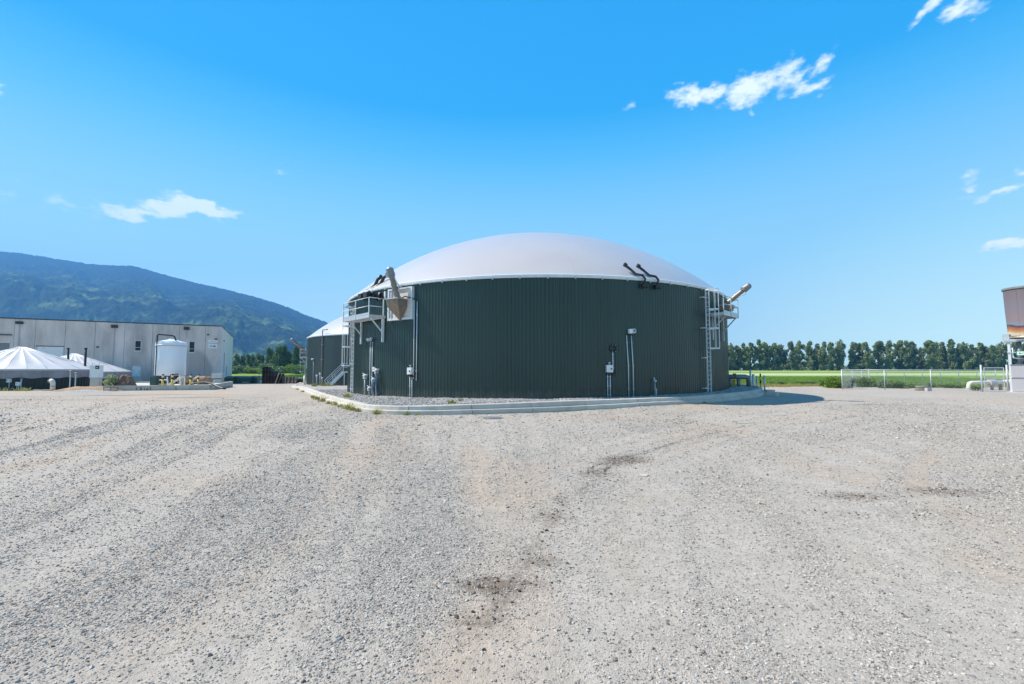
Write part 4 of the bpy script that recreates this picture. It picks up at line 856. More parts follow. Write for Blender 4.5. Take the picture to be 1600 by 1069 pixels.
# cabinet with dark sign on a concrete base
Y = 48.2; xc = X_at(152.3, Y); t = thing('white_cabinet', 'white upright cabinet with a small dark sign, on a concrete block left of the shrub', 'cabinet', (xc, Y, -.1), R(6))
MB().b(-.48, .48, -.25, .25, 1.32, 2.62).build('cabinet_body', M['white'], t); MB().b(-.5, .5, -.27, .27, 1.26, 1.318).build('cabinet_plinth', M['cabi'], t); MB().b(-.44, .44, -.22, .22, -.1, 1.258).build('concrete_base', M['conc'], t)
sp = MB().b(.06, .42, -.29, -.252, 2.22, 2.55).build('dark_sign', M['flash'], t); MB().b(.14, .34, -.296, -.2915, 2.34, 2.4).build('sign_print', M['white'], sp)
MB().tube([(-.44, 0, 2.62), (-.44, 0, 2.85)], .02, 6).tube([(.2, 0, 2.62), (.2, 0, 2.85)], .02, 6).build('cabinet_rods', M['dgalv'], t)
# little service posts in front of the covered tank
for (px_, y0, y1, w, lb) in ((11, 592, 609, .55, 'wide white box on two posts at the far left tank'), (27.5, 597, 609, .28, 'small white box on a post beside the far left tank')):
    p = at(px_, 610.5, 45.6); z1 = at(px_, y0, 45.6).z - p.z; t = thing('service_box', lb, 'service box', (p.x, 45.6, p.z), 0)
    for s in (-1, 1): MB().tube([(s * w * .32, 0, -.1), (s * w * .32, 0, z1 - .2)], .035, 8).build('leg', M['galv'], t)
    MB().b(-w / 2, w / 2, -.12, .12, z1 - .36, z1).build('box_body', M['white'], t); MB().b(-w * .2, w * .2, -.14, -.121, z1 - .2, z1 - .1).build('box_latch', M['cabi'], t)
for (px_, y0, lb) in ((32.5, 592, 'bare grey post left of the tan pipe elbow'), (108.5, 580, 'left tall grey post in front of the grey skirt'), (117, 583, 'right tall grey post in front of the grey skirt')):
    p = at(px_, 609, 46); t = thing('pipe_post', lb, 'post', (p.x, 46, p.z)); z1 = at(px_, y0, 46).z - p.z
    MB().tube([(0, 0, -.1), (0, 0, z1)], .05, 8).build('shaft', M['galv'], t); MB().tube([(-.12, 0, z1), (.12, 0, z1)], .07, 8).build('head_fitting', M['dgalv'], t)
p = at(82, 611, 45.2); t = thing('pipe_elbow', 'dusty tan pipe elbow standing before the covered tank', 'pipe', (p.x, 45.2, p.z))
MB().tube([(0, 0, -.1), (0, 0, .75), (-.08, 0, .95), (-.3, .1, 1.02)], [.19, .19, .2, .19], 14).build('elbow', M['cream'], t, smooth=True); MB().tube([(-.28, .1, 1.0), (-.42, .2, .98)], .25, 14).build('elbow_flange', M['dgalv'], t)
MB().tube([(0, 0, .45), (0, 0, .5)], .23, 14).build('collar', M['soil'], t)
# planks by the wall
for (px_, Y, L, rz, lb) in ((92, 45.0, 2.6, .1, 'grey plank lying left of the tan pipe elbow'), (110, 44.6, 2.2, -.5, 'pale plank lying aslant right of the tan pipe elbow'), (70, 45.4, 1.8, .0, 'short board under the tan pipe elbow')):
    t = tag(MB().b(-L / 2, L / 2, -.1, .1, 0, .07).build('plank', M['wood']), lb, 'plank', 'loose planks'); t.location = (X_at(px_, Y), Y, float(yardz(np.array([X_at(px_, Y)]), np.array([Y]))[0]) + .03); t.rotation_euler = (0, .04, rz)

# ------------------------------------------------------------------ containment slab with the white tank
slab = thing('containment_slab', 'low concrete containment wall and slab under the white plastic tank', 'concrete slab', (-39, 50, 0))
poly = [(-.6, -5.6), (7.7, -2.6), (1.6, 11), (-11, 10.5)]
MB().prism([(x * .985, y * .985) for x, y in poly], -.4, .3).build('slab', M['conc'], slab)
for i in range(4):
    p = Vector(poly[i] + (0,)); q = Vector(poly[(i + 1) % 4] + (0,)); L = (q - p).length; nseg = max(2, int(L / 2.4))
    for k in range(nseg):
        a_ = p.lerp(q, k / nseg + .004); b_ = p.lerp(q, (k + 1) / nseg - .004)
        MB().bar(a_ + Vector((0, 0, .02)), b_ + Vector((0, 0, .02)), .22, .92).build('wall_block', M['conc'], slab)
# stencilled number on the block
def text(body, size, mat, parent, loc, rz, name):
    cu = bpy.data.curves.new(name, 'FONT'); cu.body = body; cu.size = size; cu.align_x = 'CENTER'; cu.extrude = .002; cu.space_character = 1.15
    o = bpy.data.objects.new(name, cu); C.objects.link(o); bpy.context.view_layer.update()
    me = bpy.data.meshes.new_from_object(o.evaluated_get(bpy.context.evaluated_depsgraph_get())); bpy.data.objects.remove(o); me.materials.clear(); me.materials.append(mat)
    o = link(name, me, parent); o.location = loc; o.rotation_euler = (R(90), 0, rz); return o
pq = Vector(poly[1]) - Vector(poly[0]); ang = math.atan2(pq.y, pq.x); pm = Vector(poly[0]).lerp(Vector(poly[1]), .36); nrm = Vector((math.sin(ang), -math.cos(ang)))
text('F 1163', .42, M['flash'], slab, (pm.x + nrm.x * .118, pm.y + nrm.y * .118, .0), ang, 'stencilled_number')
t = thing('plastic_tank', 'large white polyethylene tank with conical lid behind the concrete wall', 'water tank', (-43.15, 57.6, .28))
MB().lathe([(1.56, 1.0), (1.62, 1.06), (1.6, 3.0), (1.605, 3.04), (1.6, 3.08), (1.6, 4.72), (1.66, 4.76), (1.66, 4.86), (1.6, 4.9), (1.6, 5.15)], 64).build('tank_shell', M['poly'], t, auto=50)
MB().lathe([(1.6, 5.15), (1.5, 5.24), (.35, 5.58), (.001, 5.6)], 48).build('tank_lid', M['poly'], t, auto=40)
MB().lathe([(.3, 5.55), (.3, 5.68), (.001, 5.7)], 20).build('manhole', M['poly'], t)
MB().lathe([(1.675, 4.7), (1.675, 4.78)], 48).build('strap', M['cabi'], t)
MB().lathe([(1.5, -.1), (1.6, .9), (1.62, 1.0), (1.2, 1.0)], 48).build('base_skirt', M['flash'], t)
for k in range(10):
    a_ = 2 * math.pi * k / 10; MB().b(1.55, 1.7, -.06, .06, -.1, 1.0).build('stand_leg', M['rust'], t).rotation_euler = (0, 0, a_)
t = thing('fill_pipe', 'black fill pipe rising beside and bending over the white tank', 'pipe', (X_at(244.5, 56.2), 56.2, .28))
zt = at(244, 522.5, 56.2).z - .28; xe = X_at(269.5, 56.8) - X_at(244.5, 56.2)
MB().tube([(0, 0, 0), (0, 0, zt - .1), (.1, .02, zt), (xe - .1, .6, zt - .12), (xe, .8, zt - .22), (xe, 1.2, zt - 1.0)], .09, 10).build('pipe_run', M['black'], t, smooth=False)
MB().tube([(.3, .3, zt - 1.1), (1.0, .6, zt - .95)], .06, 8).b(.2, .42, .2, .4, zt - 1.3, zt - 1.0).build('branch_fitting', M['black'], t)
MB().b(-.1, .1, .1, .25, .1, 1.4).build('pipe_support', M['rust'], t)
def bollard(px_, Y, h, label):
    t = thing('bollard', label, 'bollard', (X_at(px_, Y), Y, .28), 0, 'yellow and black bollards on the slab')
    for (z0, z1, m_) in ((0, h * .55, 'yellow'), (h * .551, h * .72, 'black'), (h * .721, h * .88, 'cream'), (h * .881, h, 'black')): MB().tube([(0, 0, z0), (0, 0, z1)], .1, 12).build('band', M[m_], t, smooth=True)
bollard(256, 49, 1.3, 'leftmost of the four banded bollards, dusty'); bollard(271, 49.2, 1.32, 'second bollard from the left, below the middle of the white tank'); bollard(299.5, 49.6, 1.28, 'third bollard from the left, right of the white tank'); bollard(311.5, 52, 1.25, 'rightmost of the four banded bollards')
for (px_, Y, w, h, mt, lb) in ((290, 53, 1.3, 1.05, 'soil', 'orange-brown canvas bundle between the bollards right of the white tank'), (319, 54, 2.0, 1.0, 'soil', 'long orange-brown bundle between the last bollard and the tote')):
    t = thing('canvas_bundle', lb, 'bundle', (X_at(px_, Y), Y, .28)); mb = MB().tube([(-w / 2, 0, h * .45), (-w * .4, 0, h * .5), (0, 0, h * .52), (w * .35, 0, h * .5), (w / 2, 0, h * .38)], [h * .34, h * .46, h * .5, h * .46, h * .26], 12); mb.build('bundle_roll', M[mt], t, smooth=True)
    for x in (-w * .22, w * .22): MB().tube([(x - .03, 0, h * .51), (x + .03, 0, h * .51)], h * .52, 12).build('tie_strap', M['rust'], t)
for (px_, Y, h, mt, lb) in ((264.5, 50, .95, 'white', 'thin leaning white pipe between the first two bollards'), (284, 50, 1.2, 'white', 'leaning pale pipes left of the green post'), (290, 49.4, 1.05, 'pleaf', 'short pale green post beside the leaning pipes')):
    t = thing('short_post', lb, 'post', (X_at(px_, Y), Y, .28)); MB().tube([(0, 0, 0), (-.12 if mt == 'white' else 0, 0, h)], .07, 8).build('shaft', M[mt] if mt != 'pleaf' else M['cream'], t); MB().tube([(-.14 if mt == 'white' else 0, 0, h - .02), (-.14 if mt == 'white' else 0, 0, h + .05)], .1, 8).build('cap', M['galv'], t)
t = thing('pump_skid', 'dark pump and pipework at the foot of the white tank', 'pump', (X_at(259, 51.5), 51.5, .28))
MB().b(-.7, .9, -.3, .3, 0, .12).build('skid', M['rust'], t); MB().tube([(-.5, 0, .45), (.4, 0, .45)], .24, 14).build('motor', M['dgreen'], t, auto=40); MB().tube([(.45, 0, .45), (.7, 0, .45), (.7, 0, 1.2), (1.4, .2, 1.25)], .09, 8).build('pipework', M['rust'], t, smooth=True)
MB().b(-1.5, -.85, -.2, .3, .0, .95).build('grey_pump_cabinet', M['dump'], t)
t = thing('brace_beam', 'white slanting beam leaning against the foot of the white tank', 'beam', (X_at(278, 50.6), 50.6, .28)); MB().bar((-.9, 0, .1), (.7, 0, 1.05), .12, .2).build('beam', M['cream'], t); MB().bar((.5, .05, 0), (.62, .05, 1.0), .08).build('prop', M['cabi'], t)
# IBC tote
Yt = 61.; xt = X_at(341.5, Yt); t = thing('ibc_tote', 'pale caged plastic tote at the right corner of the building', 'tote', (xt, Yt, -.1), R(18))
MB().b(-.62, .62, -.5, .5, -.2, .12).build('concrete_base', M['conc'], t); MB().b(-.58, .58, -.46, .46, .92, 1.68).build('bottle', M['ibc'], t)
MB().b(-.6, .6, -.48, .48, .14, .9).build('lower_bottle', M['ibc'], t)
for z in (.2, .45, .7, .95, 1.3, 1.62):
    mb = MB()
    for (x0, y0, x1, y1) in ((-.62, -.5, .62, -.5), (.62, -.5, .62, .5), (-.62, -.5, -.62, .5), (-.62, .5, .62, .5)): mb.bar((x0, y0, z), (x1, y1, z), .03)
    mb.build('cage_bar', M['galv'], t)
for k in range(9):
    x = -.6 + k * .15; MB().b(x - .012, x + .012, -.515, -.49, .12, 1.68).build('cage_upright', M['galv'], t)
for k in range(7):
    y = -.48 + k * .16; MB().b(.60, .635, y - .012, y + .012, .12, 1.68).build('cage_upright', M['galv'], t)
MB().b(-.63, .63, -.53, -.517, .86, .97).build('dark_band', M['flash'], t)
# hose over the wall
pts = [at(299, 600.5, 48.5), at(307, 598.5, 48.3), at(320, 597.6, 48), at(330, 599, 47.4), at(337, 603, 46.8), at(345, 606.5, 46.4), at(352, 607.3, 46)]
pts = [Vector((p.x, p.y, p.z)) for p in pts]; base = pts[0].copy(); hs_ = tag(MB().tube([p - base for p in pts], .09, 10).build('drain_hose', M['black'], smooth=True), 'thick black hose arching over the right end of the concrete wall', 'hose'); hs_.location = base
# heaps and the leaning pallet
def heap(px_, Y, w, d, h, mt, label, name, seed=1, z0=None):
    n = 28; xs = np.linspace(-1, 1, n); A, B = np.meshgrid(xs, xs); r = np.sqrt(A ** 2 + B ** 2)
    Z = h * np.clip(1 - r ** 1.6, 0, 1) * (.6 + .8 * fbm(A * 3 + seed, B * 3, 4, seed)) - .15 * (r > .98)
    o = link(name, gridmesh(name, A * w / 2, B * d / 2, Z, M[mt])); x = X_at(px_, Y)
    o.location = (x, Y, z0 if z0 is not None else float(fieldz(x, Y)) - .03); tag(o, label, 'heap'); return o
heap(140, 44.0, 7.5, 1.6, .55, 'soil', 'low bank of orange soil and timber left of the leaning pallet', 'soil_bank', 3)
heap(197, 46.2, 2.6, 2.2, 1.7, 'rust', 'brown earth heap behind the leaning pallet', 'soil_heap', 5)
heap(140, 41.5, 7.0, 1.8, .28, 'pad', 'low spread of blue-grey gravel in front of the soil bank', 'gravel_spill', 8)
def pallet_mesh(mat):
    mb = MB()
    for k in range(7): mb.b(-.6, .6, -.5 + k * .1505, -.5 + k * .1505 + .095, .12, .142)
    for k in range(3): mb.b(-.6 + k * .555, -.51 + k * .555, -.5, .5, .022, .118)
    for k in range(3): mb.b(-.6, .6, -.5 + k * .45, -.4 + k * .45, 0, .02)
    return mb.mesh('pallet', mat)
def pallet_thing(px_, Y, mat, label, tilt):
    t = thing('leaning_pallet', label, 'pallet', (X_at(px_, Y), Y, .0)); t.rotation_euler = tilt
    for k in range(7): MB().b(-.6, .6, -.5 + k * .1505, -.5 + k * .1505 + .08, .12, .142).build('board', mat, t)
    for k in range(3): MB().b(-.6 + k * .555, -.51 + k * .555, -.5, .5, .022, .118).build('stringer', mat, t)
pallet_thing(175, 43.4, M['wood'], 'pale wooden pallet leaning on the soil bank below the shrub', (R(58), R(8), R(62)))
meP = {k: pallet_mesh(M[k]) for k in ('woodd', 'wood', 'woodg')}
def stack(px0, Y, zb, n, mk, label, rz=0.):
    for k in range(n):
        o = link('pallet', meP[mk]); o.location = (X_at(px0, Y) + random.uniform(-.04, .04), Y + random.uniform(-.04, .04), zb + k * .146); o.rotation_euler = (0, 0, rz + random.uniform(-.05, .05)); o.scale = (1, 1, 1)
        tag(o, ('topmost' if k == n - 1 else ORD[n - 1 - k] + ' from the top') + ' of ' + label, 'pallet', 'stacked wooden pallets')
Z0 = -.82; Yp = 87
stack(417.5, Yp, Z0, 23, 'woodd', 'the tallest dark pallet stack'); stack(417.5, Yp - 1.1, Z0, 18, 'woodd', 'the dark pallet stack just in front of the tallest', .1)
stack(427.5, Yp, Z0, 17, 'woodd', 'the second dark pallet stack, right of the tallest', .06); stack(427, Yp - 1.15, Z0, 16, 'woodd', 'the dark stack in front of the second pallet stack')
stack(438.5, Yp, Z0, 14, 'woodd', 'the third dark pallet stack', -.08)
stack(449, Yp, Z0, 10, 'woodg', 'the low pinkish pallet stack beside the dark ones', .1); stack(459.5, Yp, Z0, 10, 'woodg', 'the right-hand pinkish pallet stack near the far tank', .04); stack(469, Yp + 1, Z0, 7, 'woodd', 'the short dark pallet stack left of the far tank')
t = thing('scrap_sheet', 'dark crooked sheet leaning on the second pallet stack with a pale edge', 'panel', (X_at(433, 84.8), 84.8, Z0)); MB().bar((-.3, 0, 0), (.25, .4, 2.2), 1.2, .05).build('sheet', M['woodd'], t); MB().bar((.32, -.1, 0), (.9, .3, 2.2), .1, .06).build('pale_edge', M['wood'], t)
t = thing('dark_disc', 'dark flat disc in the gravel in front of the kerb', 'drain cover', (X_at(770, 19.6), 19.6, .03)); MB().lathe([(.42, -.05), (.42, .01), (.36, .012), (.36, .0), (.001, .0)], 28).build('disc_ring', M['dgalv'], t); MB().lathe([(.34, .0), (.33, .012), (.001, .014)], 28).build('disc_face', M['dgalv'], t)  # flat dark disc laid over an oval spot in the gravel
for (px_, Y, w_, lb) in ((1003, 9.1, .1, 'flat pale stone chip right of the dark debris line'), (1160, 17.5, .35, 'pale flat fragment in the right-hand yard far from the kerb')):
    o = tag(MB().prism([(-w_, -.05), (w_ * .2, -.1), (w_, .02), (w_ * .3, .08), (-w_ * .6, .07)], -.02, .02).build('stone_chip', M['conc']), lb, 'stone'); o.location = (X_at(px_, Y), Y, float(yardz(np.array([X_at(px_, Y)]), np.array([Y]))[0]) + .015)
# dumpsters
def dumpster(px_, label, Y=88.):
    t = thing('dumpster', label, 'dumpster', (X_at(px_, Y), Y, -.83), R(4), 'green dumpsters by the building')
    w, d, h = .9, .65, 1.55
    MB().add([(-w, -d * .75, .15), (w, -d * .75, .15), (w, d * .75, .15), (-w, d * .75, .15), (-w, -d, 1.25), (w, -d, 1.25), (w, d, h), (-w, d, h)], [(3, 2, 1, 0), (0, 1, 5, 4), (1, 2, 6, 5), (2, 3, 7, 6), (3, 0, 4, 7)]).build('bin_body', M['dump'], t)
    for s in (-1, 1): MB().add([(s * .45 - .43, -d - .05, 1.27), (s * .45 + .43, -d - .05, 1.27), (s * .45 + .43, d, h + .02), (s * .45 - .43, d, h + .02), (s * .45 - .43, -d - .05, 1.32), (s * .45 + .43, -d - .05, 1.32), (s * .45 + .43, d, h + .07), (s * .45 - .43, d, h + .07)], [(0, 1, 5, 4), (4, 5, 6, 7), (1, 2, 6, 5), (3, 0, 4, 7), (2, 3, 7, 6)]).build('lid', M['black'], t)
    for s in (-1, 1): MB().b(s * (w + .06) - .05, s * (w + .06) + .05, -.4, .4, .8, .95).build('fork_pocket', M['dump'], t)
    for x in (-.8, .8):
        for y in (-.35, .35): MB().tube([(x, y - .04, .09), (x, y + .04, .09)], .09, 10).build('wheel', M['black'], t)
    MB().b(-.6, .6, -d - .0, -d + .04, .4, .46).build('rib', M['white'] if 'white' in label else M['dump'], t)
dumpster(362, 'leftmost dark green dumpster, against the building corner', 87.4); dumpster(375, 'second green dumpster from the building corner'); dumpster(388, 'third green dumpster, with a pale white bar on its front'); dumpster(398, 'last green dumpster, nearest the pallets', 88.8)
# white rail fence behind the pallets
t = thing('rail_fence', 'low white rail fence behind the dumpsters and pallets', 'fence', (-58, 94.5, -.75))
for k in range(16): MB().b(k * 2.2, k * 2.2 + .1, 0, .1, -.2, 1.15).build('fence_post', M['white'], t)
for z in (.45, 1.0): MB().b(-.1, 34, -.05, -.004, z, z + .12).build('fence_rail', M['white'], t)
t = thing('marker_post', 'short cream post at the base of the far tank', 'post', (X_at(477, 66), 66, -.3)); MB().tube([(0, 0, 0), (0, 0, 1.4)], .16, 12).build('shaft', M['cream'], t, smooth=True); MB().lathe([(.17, 1.4), (.1, 1.48), (.001, 1.5)], 12).build('cap', M['cream'], t)

# ------------------------------------------------------------------ right: fence, pipe, flare
def chain_fence(pts, h, label, gaps, posts_r=.034, mesh=True, group='chain-link fences', rail_z=None):
    b0 = Vector(pts[0] + (0,)); t = thing('chain_link_fence', label, 'fence', b0, 0, group)
    for p, q in zip(pts[:-1], pts[1:]):
        P = Vector(p + (0,)) - b0; Q = Vector(q + (0,)) - b0; L = (Q - P).length; d = (Q - P) / L; n = max(1, round(L / gaps))
        for k in range(n + 1):
            r_ = P + d * (L * k / n); MB().tube([(r_.x, r_.y, -.2), (r_.x, r_.y, h)], posts_r * (1.5 if k in (0, n) else 1), 8).build('fence_post', M['galv'], t, smooth=True)
        MB().tube([P + Vector((0, 0, h - .03)), Q + Vector((0, 0, h - .03))], .02, 6).build('top_rail', M['galv'], t, smooth=True)
        if mesh:
            mb = MB(); s = .075; hh = h - .08; w = .0013; nrm_ = Vector((-d.y, d.x, 0)) * w; nw = int((L + hh) / s)
            for sg_ in (1, -1):
                for k in range(nw):
                    u0 = k * s - hh; a_ = max(u0, 0); b_ = min(u0 + hh, L)
                    if b_ <= a_: continue
                    za, zb = a_ - u0, b_ - u0
                    if sg_ < 0: za, zb = hh - za, hh - zb
                    A = P + d * a_ + Vector((0, 0, za + .04)); B = P + d * b_ + Vector((0, 0, zb + .04)); off = Vector((0, 0, w * 1.4)); mb.add([A - off + nrm_ * sg_, B - off + nrm_ * sg_, B + off + nrm_ * sg_, A + off + nrm_ * sg_], [(0, 1, 2, 3)])
                    mb.add([A + nrm_ * (sg_ + 1), B + nrm_ * (sg_ + 1), B + nrm_ * (sg_ - 1), A + nrm_ * (sg_ - 1)], [(0, 1, 2, 3)])
            mb.build('wire_mesh', M['galv'], t)['kind'] = 'stuff'
    return t
P0 = (34.7, 48.0); P1 = (43.2, 42.0); P2 = (44.55, 41.05)
chain_fence([P0, P1], 2.08, 'front run of the galvanised chain-link fence left of the gate', 3.47)
chain_fence([P0, (47.2, 60.3)], 2.04, 'side run of the chain-link fence going back from the left corner post', 5.2, .03)
chain_fence([(47.25, 60.4), (62, 58.5)], 2.0, 'rear run of the chain-link fence behind the green bushes', 2.1, .03)
t = thing('fence_gate', 'narrow framed chain-link gate left of the flare cabinet', 'gate', (P1[0], P1[1], 0), math.atan2(P2[1] - P1[1], P2[0] - P1[0])); gl = math.hypot(P2[0] - P1[0], P2[1] - P1[1])
MB().tube([(0.0, 0, -.2), (0, 0, 2.5)], .07, 10).build('gate_post', M['galv'], t, smooth=True); MB().tube([(gl, 0, -.2), (gl, 0, 2.5)], .07, 10).build('gate_post', M['galv'], t, smooth=True)
for x in (.2, gl - .2): MB().tube([(x, 0, .1), (x, 0, 2.25)], .035, 8).build('leaf_upright', M['galv'], t)
for z in (.12, 1.2, 2.23): MB().tube([(.2, 0, z), (gl - .2, 0, z)], .03, 8).build('leaf_rail', M['galv'], t)
mb = MB()
for k in range(-28, 16):
    for sg_ in (1, -1):
        u0 = k * .075; a_ = max(u0, .2); b_ = min(u0 + 2.1, gl - .2)
        if b_ <= a_: continue
        za, zb = a_ - u0 + .12, b_ - u0 + .12
        if sg_ < 0: za, zb = 2.34 - za, 2.34 - zb
        mb.add([(a_, .003 * sg_, za - .004), (b_, .003 * sg_, zb - .004), (b_, .003 * sg_, zb + .004), (a_, .003 * sg_, za + .004)], [(0, 1, 2, 3)])
mb.build('wire_mesh', M['galv'], t)['kind'] = 'stuff'
chain_fence([P2, (48.5, 38.3)], 2.08, 'short fence run between gate and flare', 2.4)
t = thing('cream_pipe', 'cream insulated pipe running low behind the gate', 'pipe', (X_at(1511, 46), 46, 0))
MB().tube([(0, 0, -.2), (0, 0, .45), (.07, 0, .65), (.28, 0, .74), (5.5, 0, .78)], .19, 14).build('pipe_run', M['cream'], t, smooth=True); MB().tube([(0, 0, -.2), (0, 0, .25)], .27, 14).build('pipe_foot', M['galv'], t)
MB().tube([(2.0, 0, .74), (2.6, 0, .74)], .32, 12).build('valve_housing', M['cabi'], t); MB().b(2.25, 2.4, -.1, .1, -.2, .5).build('valve_leg', M['dgalv'], t); MB().b(3.1, 3.25, -.12, .12, -.2, .62).build('pipe_support', M['rust'], t); MB().b(4.1, 4.2, -.12, .12, -.2, .6).build('pipe_support', M['galv'], t)
MB().tube([(3.6, 0, .78), (5.5, 0, .78)], .26, 14).build('pipe_sleeve', M['cream'], t, smooth=True)
for (z, r_, lb) in ((.12, .55, 'lower old tyre lying by the fence'), (.36, .5, 'upper old tyre lying on another by the fence')):
    t = thing('old_tyre', lb, 'tyre', (X_at(1438, 44.6), 44.6, z), .0, 'old tyres by the fence'); MB().lathe([(r_ * .55, -.1), (r_ * .85, -.13), (r_, -.08), (r_, .08), (r_ * .85, .13), (r_ * .55, .1), (r_ * .5, 0), (r_ * .55, -.1)], 28).build('tyre', M['tyre'], t, smooth=True)
    MB().lathe([(r_ * .5, -.03), (.05, -.03), (.05, .03), (r_ * .5, .03)], 20).build('wheel_disc', M['dgalv'], t)
t = tag(MB().box((0, 0, .18), (.35, .3, .36)).build('concrete_block', M['cabi']), 'small grey concrete block at the foot of a fence post beside the tyres', 'block'); t.location = (X_at(1448, 43.6) - .25, 43.4, -.02)

fl = thing('gas_flare', 'large heat-stained steel flare stack on a frame at the right edge', 'flare stack', (45.95, 40.1, 0), -R(48.9))
fm = bpy.data.materials.new('heat_tinted_steel'); fm.use_nodes = True; n = fm.node_tree.nodes; l = fm.node_tree.links; b = n['Principled BSDF']; b.inputs['Roughness'].default_value = .5; b.inputs['Metallic'].default_value = .25
tc = N(n, 'ShaderNodeTexCoord'); sx = N(n, 'ShaderNodeSeparateXYZ'); l.new(tc.outputs['Object'], sx.inputs[0]); ns = N(n, 'ShaderNodeTexNoise'); setin(ns, 'Scale', .9); setin(ns, 'Detail', 3.); l.new(tc.outputs['Object'], ns.inputs['Vector'])
ma = N(n, 'ShaderNodeMath', operation='MULTIPLY_ADD'); l.new(ns.outputs['Fac'], ma.inputs[0]); setin(ma, 1, .55); l.new(sx.outputs[2], ma.inputs[2])
wv = N(n, 'ShaderNodeMath', operation='MULTIPLY_ADD'); l.new(sx.outputs[0], wv.inputs[0]); setin(wv, 1, .22); l.new(ma.outputs[0], wv.inputs[2])
mr_ = N(n, 'ShaderNodeMapRange'); l.new(wv.outputs[0], mr_.inputs[0]); setin(mr_, 1, 4.95); setin(mr_, 2, 9.4); cr = N(n, 'ShaderNodeValToRGB'); e = cr.color_ramp.elements
e[0].position = 0; e[0].color = (.55, .53, .50, 1); e[1].position = 1; e[1].color = (.18, .14, .14, 1)
for (p_, c_) in ((.07, (.62, .52, .36, 1)), (.12, (.50, .24, .10, 1)), (.20, (.30, .11, .06, 1)), (.235, (.05, .04, .09, 1)), (.27, (.22, .25, .32, 1)), (.34, (.26, .20, .21, 1)), (.6, (.21, .18, .21, 1))):
    q = e.new(p_); q.color = c_
l.new(mr_.outputs[0], cr.inputs[0]); l.new(cr.outputs[0], b.inputs['Base Color'])
for k in range(8):
    a0 = 2 * math.pi * k / 8 + .3; MB().lathe([(1.42, 5.05), (1.45, 5.3), (1.53, 7.0), (1.6, 9.25), (1.56, 9.25), (1.49, 7.0), (1.40, 5.3)], 10, a0 + .004, a0 + 2 * math.pi / 8 - .004).build('flare_panel', fm, fl, auto=40)
MB().lathe([(1.62, 9.18), (1.68, 9.2), (1.68, 9.36), (1.6, 9.36)], 64).build('top_ring', M['dgalv'], fl)
MB().lathe([(0.001, 5.02), (1.5, 5.02), (1.55, 4.9), (1.55, 4.85), (.001, 4.85)], 40).build('burner_floor', M['steel'], fl)
MB().b(-1.72, 1.72, -1.0, 1.0, 4.55, 4.72).b(-1.78, -1.35, -.75, .75, 4.725, 5.25).build('burner_frame', M['galv'], fl)
for (x, y) in ((-1.42, -.8), (1.42, -.8), (-1.42, .8), (1.42, .8)): MB().b(x - .08, x + .08, y - .08, y + .08, -.1, 4.55).build('frame_leg', M['rail'], fl)
MB().b(-1.36, 2.2, -1.3, .6, .1, 2.45).build('flare_cabinet', M['cabi'], fl); 
MB().b(-1.38, 2.23, -1.33, -1.301, 1.28, 1.33).b(-1.4, 2.25, -1.35, .65, 2.452, 2.52).build('cabinet_trim', M['dgalv'], fl)
for z0, z1 in ((.16, 1.24), (1.38, 2.4)): MB().b(-1.3, .4, -1.32, -1.302, z0, z1).build('cabinet_door', M['cabi'], fl)
MB().b(-1.7, 2.5, -1.6, .9, -.2, .098).build('concrete_footing', M['conc'], fl)
MB().tube([(-.8, -.5, 2.4), (-.8, -.5, 4.55)], .16, 12).build('gas_riser', M['dgalv'], fl, smooth=True); MB().tube([(-1.2, -.8, 4.0), (-1.2, -.8, 3.1), (-.5, -.8, 3.0)], .04, 8).build('pilot_pipe', M['rail'], fl, smooth=True)
MB().tube([(.1, -.4, 3.1), (.1, .2, 3.1)], .3, 14).build('blower_housing', M['dgalv'], fl, auto=40)
MB().b(-1.54, -.3, -.95, -.9, 3.55, 3.62).build('cross_brace', M['galv'], fl)
MB().b(-.5, 1.4, -.98, -.92, 4.1, 4.45).build('burner_manifold', M['flash'], fl)
for k in range(3): MB().b(-.35 + k * .5, -.2 + k * .5, -1.0, -.981, 4.2, 4.4).build('manifold_tag', M['white'], fl)
sgn = thing('green_sign', 'green sign with white arrow panel hanging in the flare frame', 'sign', (0, 0, 0)); sgn.location = fl.location + Vector((math.cos(R(48.9)) * -1.0 - math.sin(R(48.9)) * 1.0, math.sin(R(48.9)) * 1.0 - math.cos(R(48.9)) * 1.0, 3.5)); sgn.rotation_euler = (0, 0, -R(48.9)); MB().b(0, 1.7, -.02, .02, -.2, .2).build('plate', M['grn'], sgn); MB().b(.06, .46, -.026, -.021, -.15, .15).build('arrow_panel', M['white'], sgn)
MB().add([(.12, -.029, 0), (.26, -.029, -.1), (.26, -.029, -.03), (.42, -.029, -.03), (.42, -.029, .03), (.26, -.029, .03), (.26, -.029, .1)], [(0, 1, 6), (2, 3, 4, 5)]).build('arrow', M['grn'], sgn)

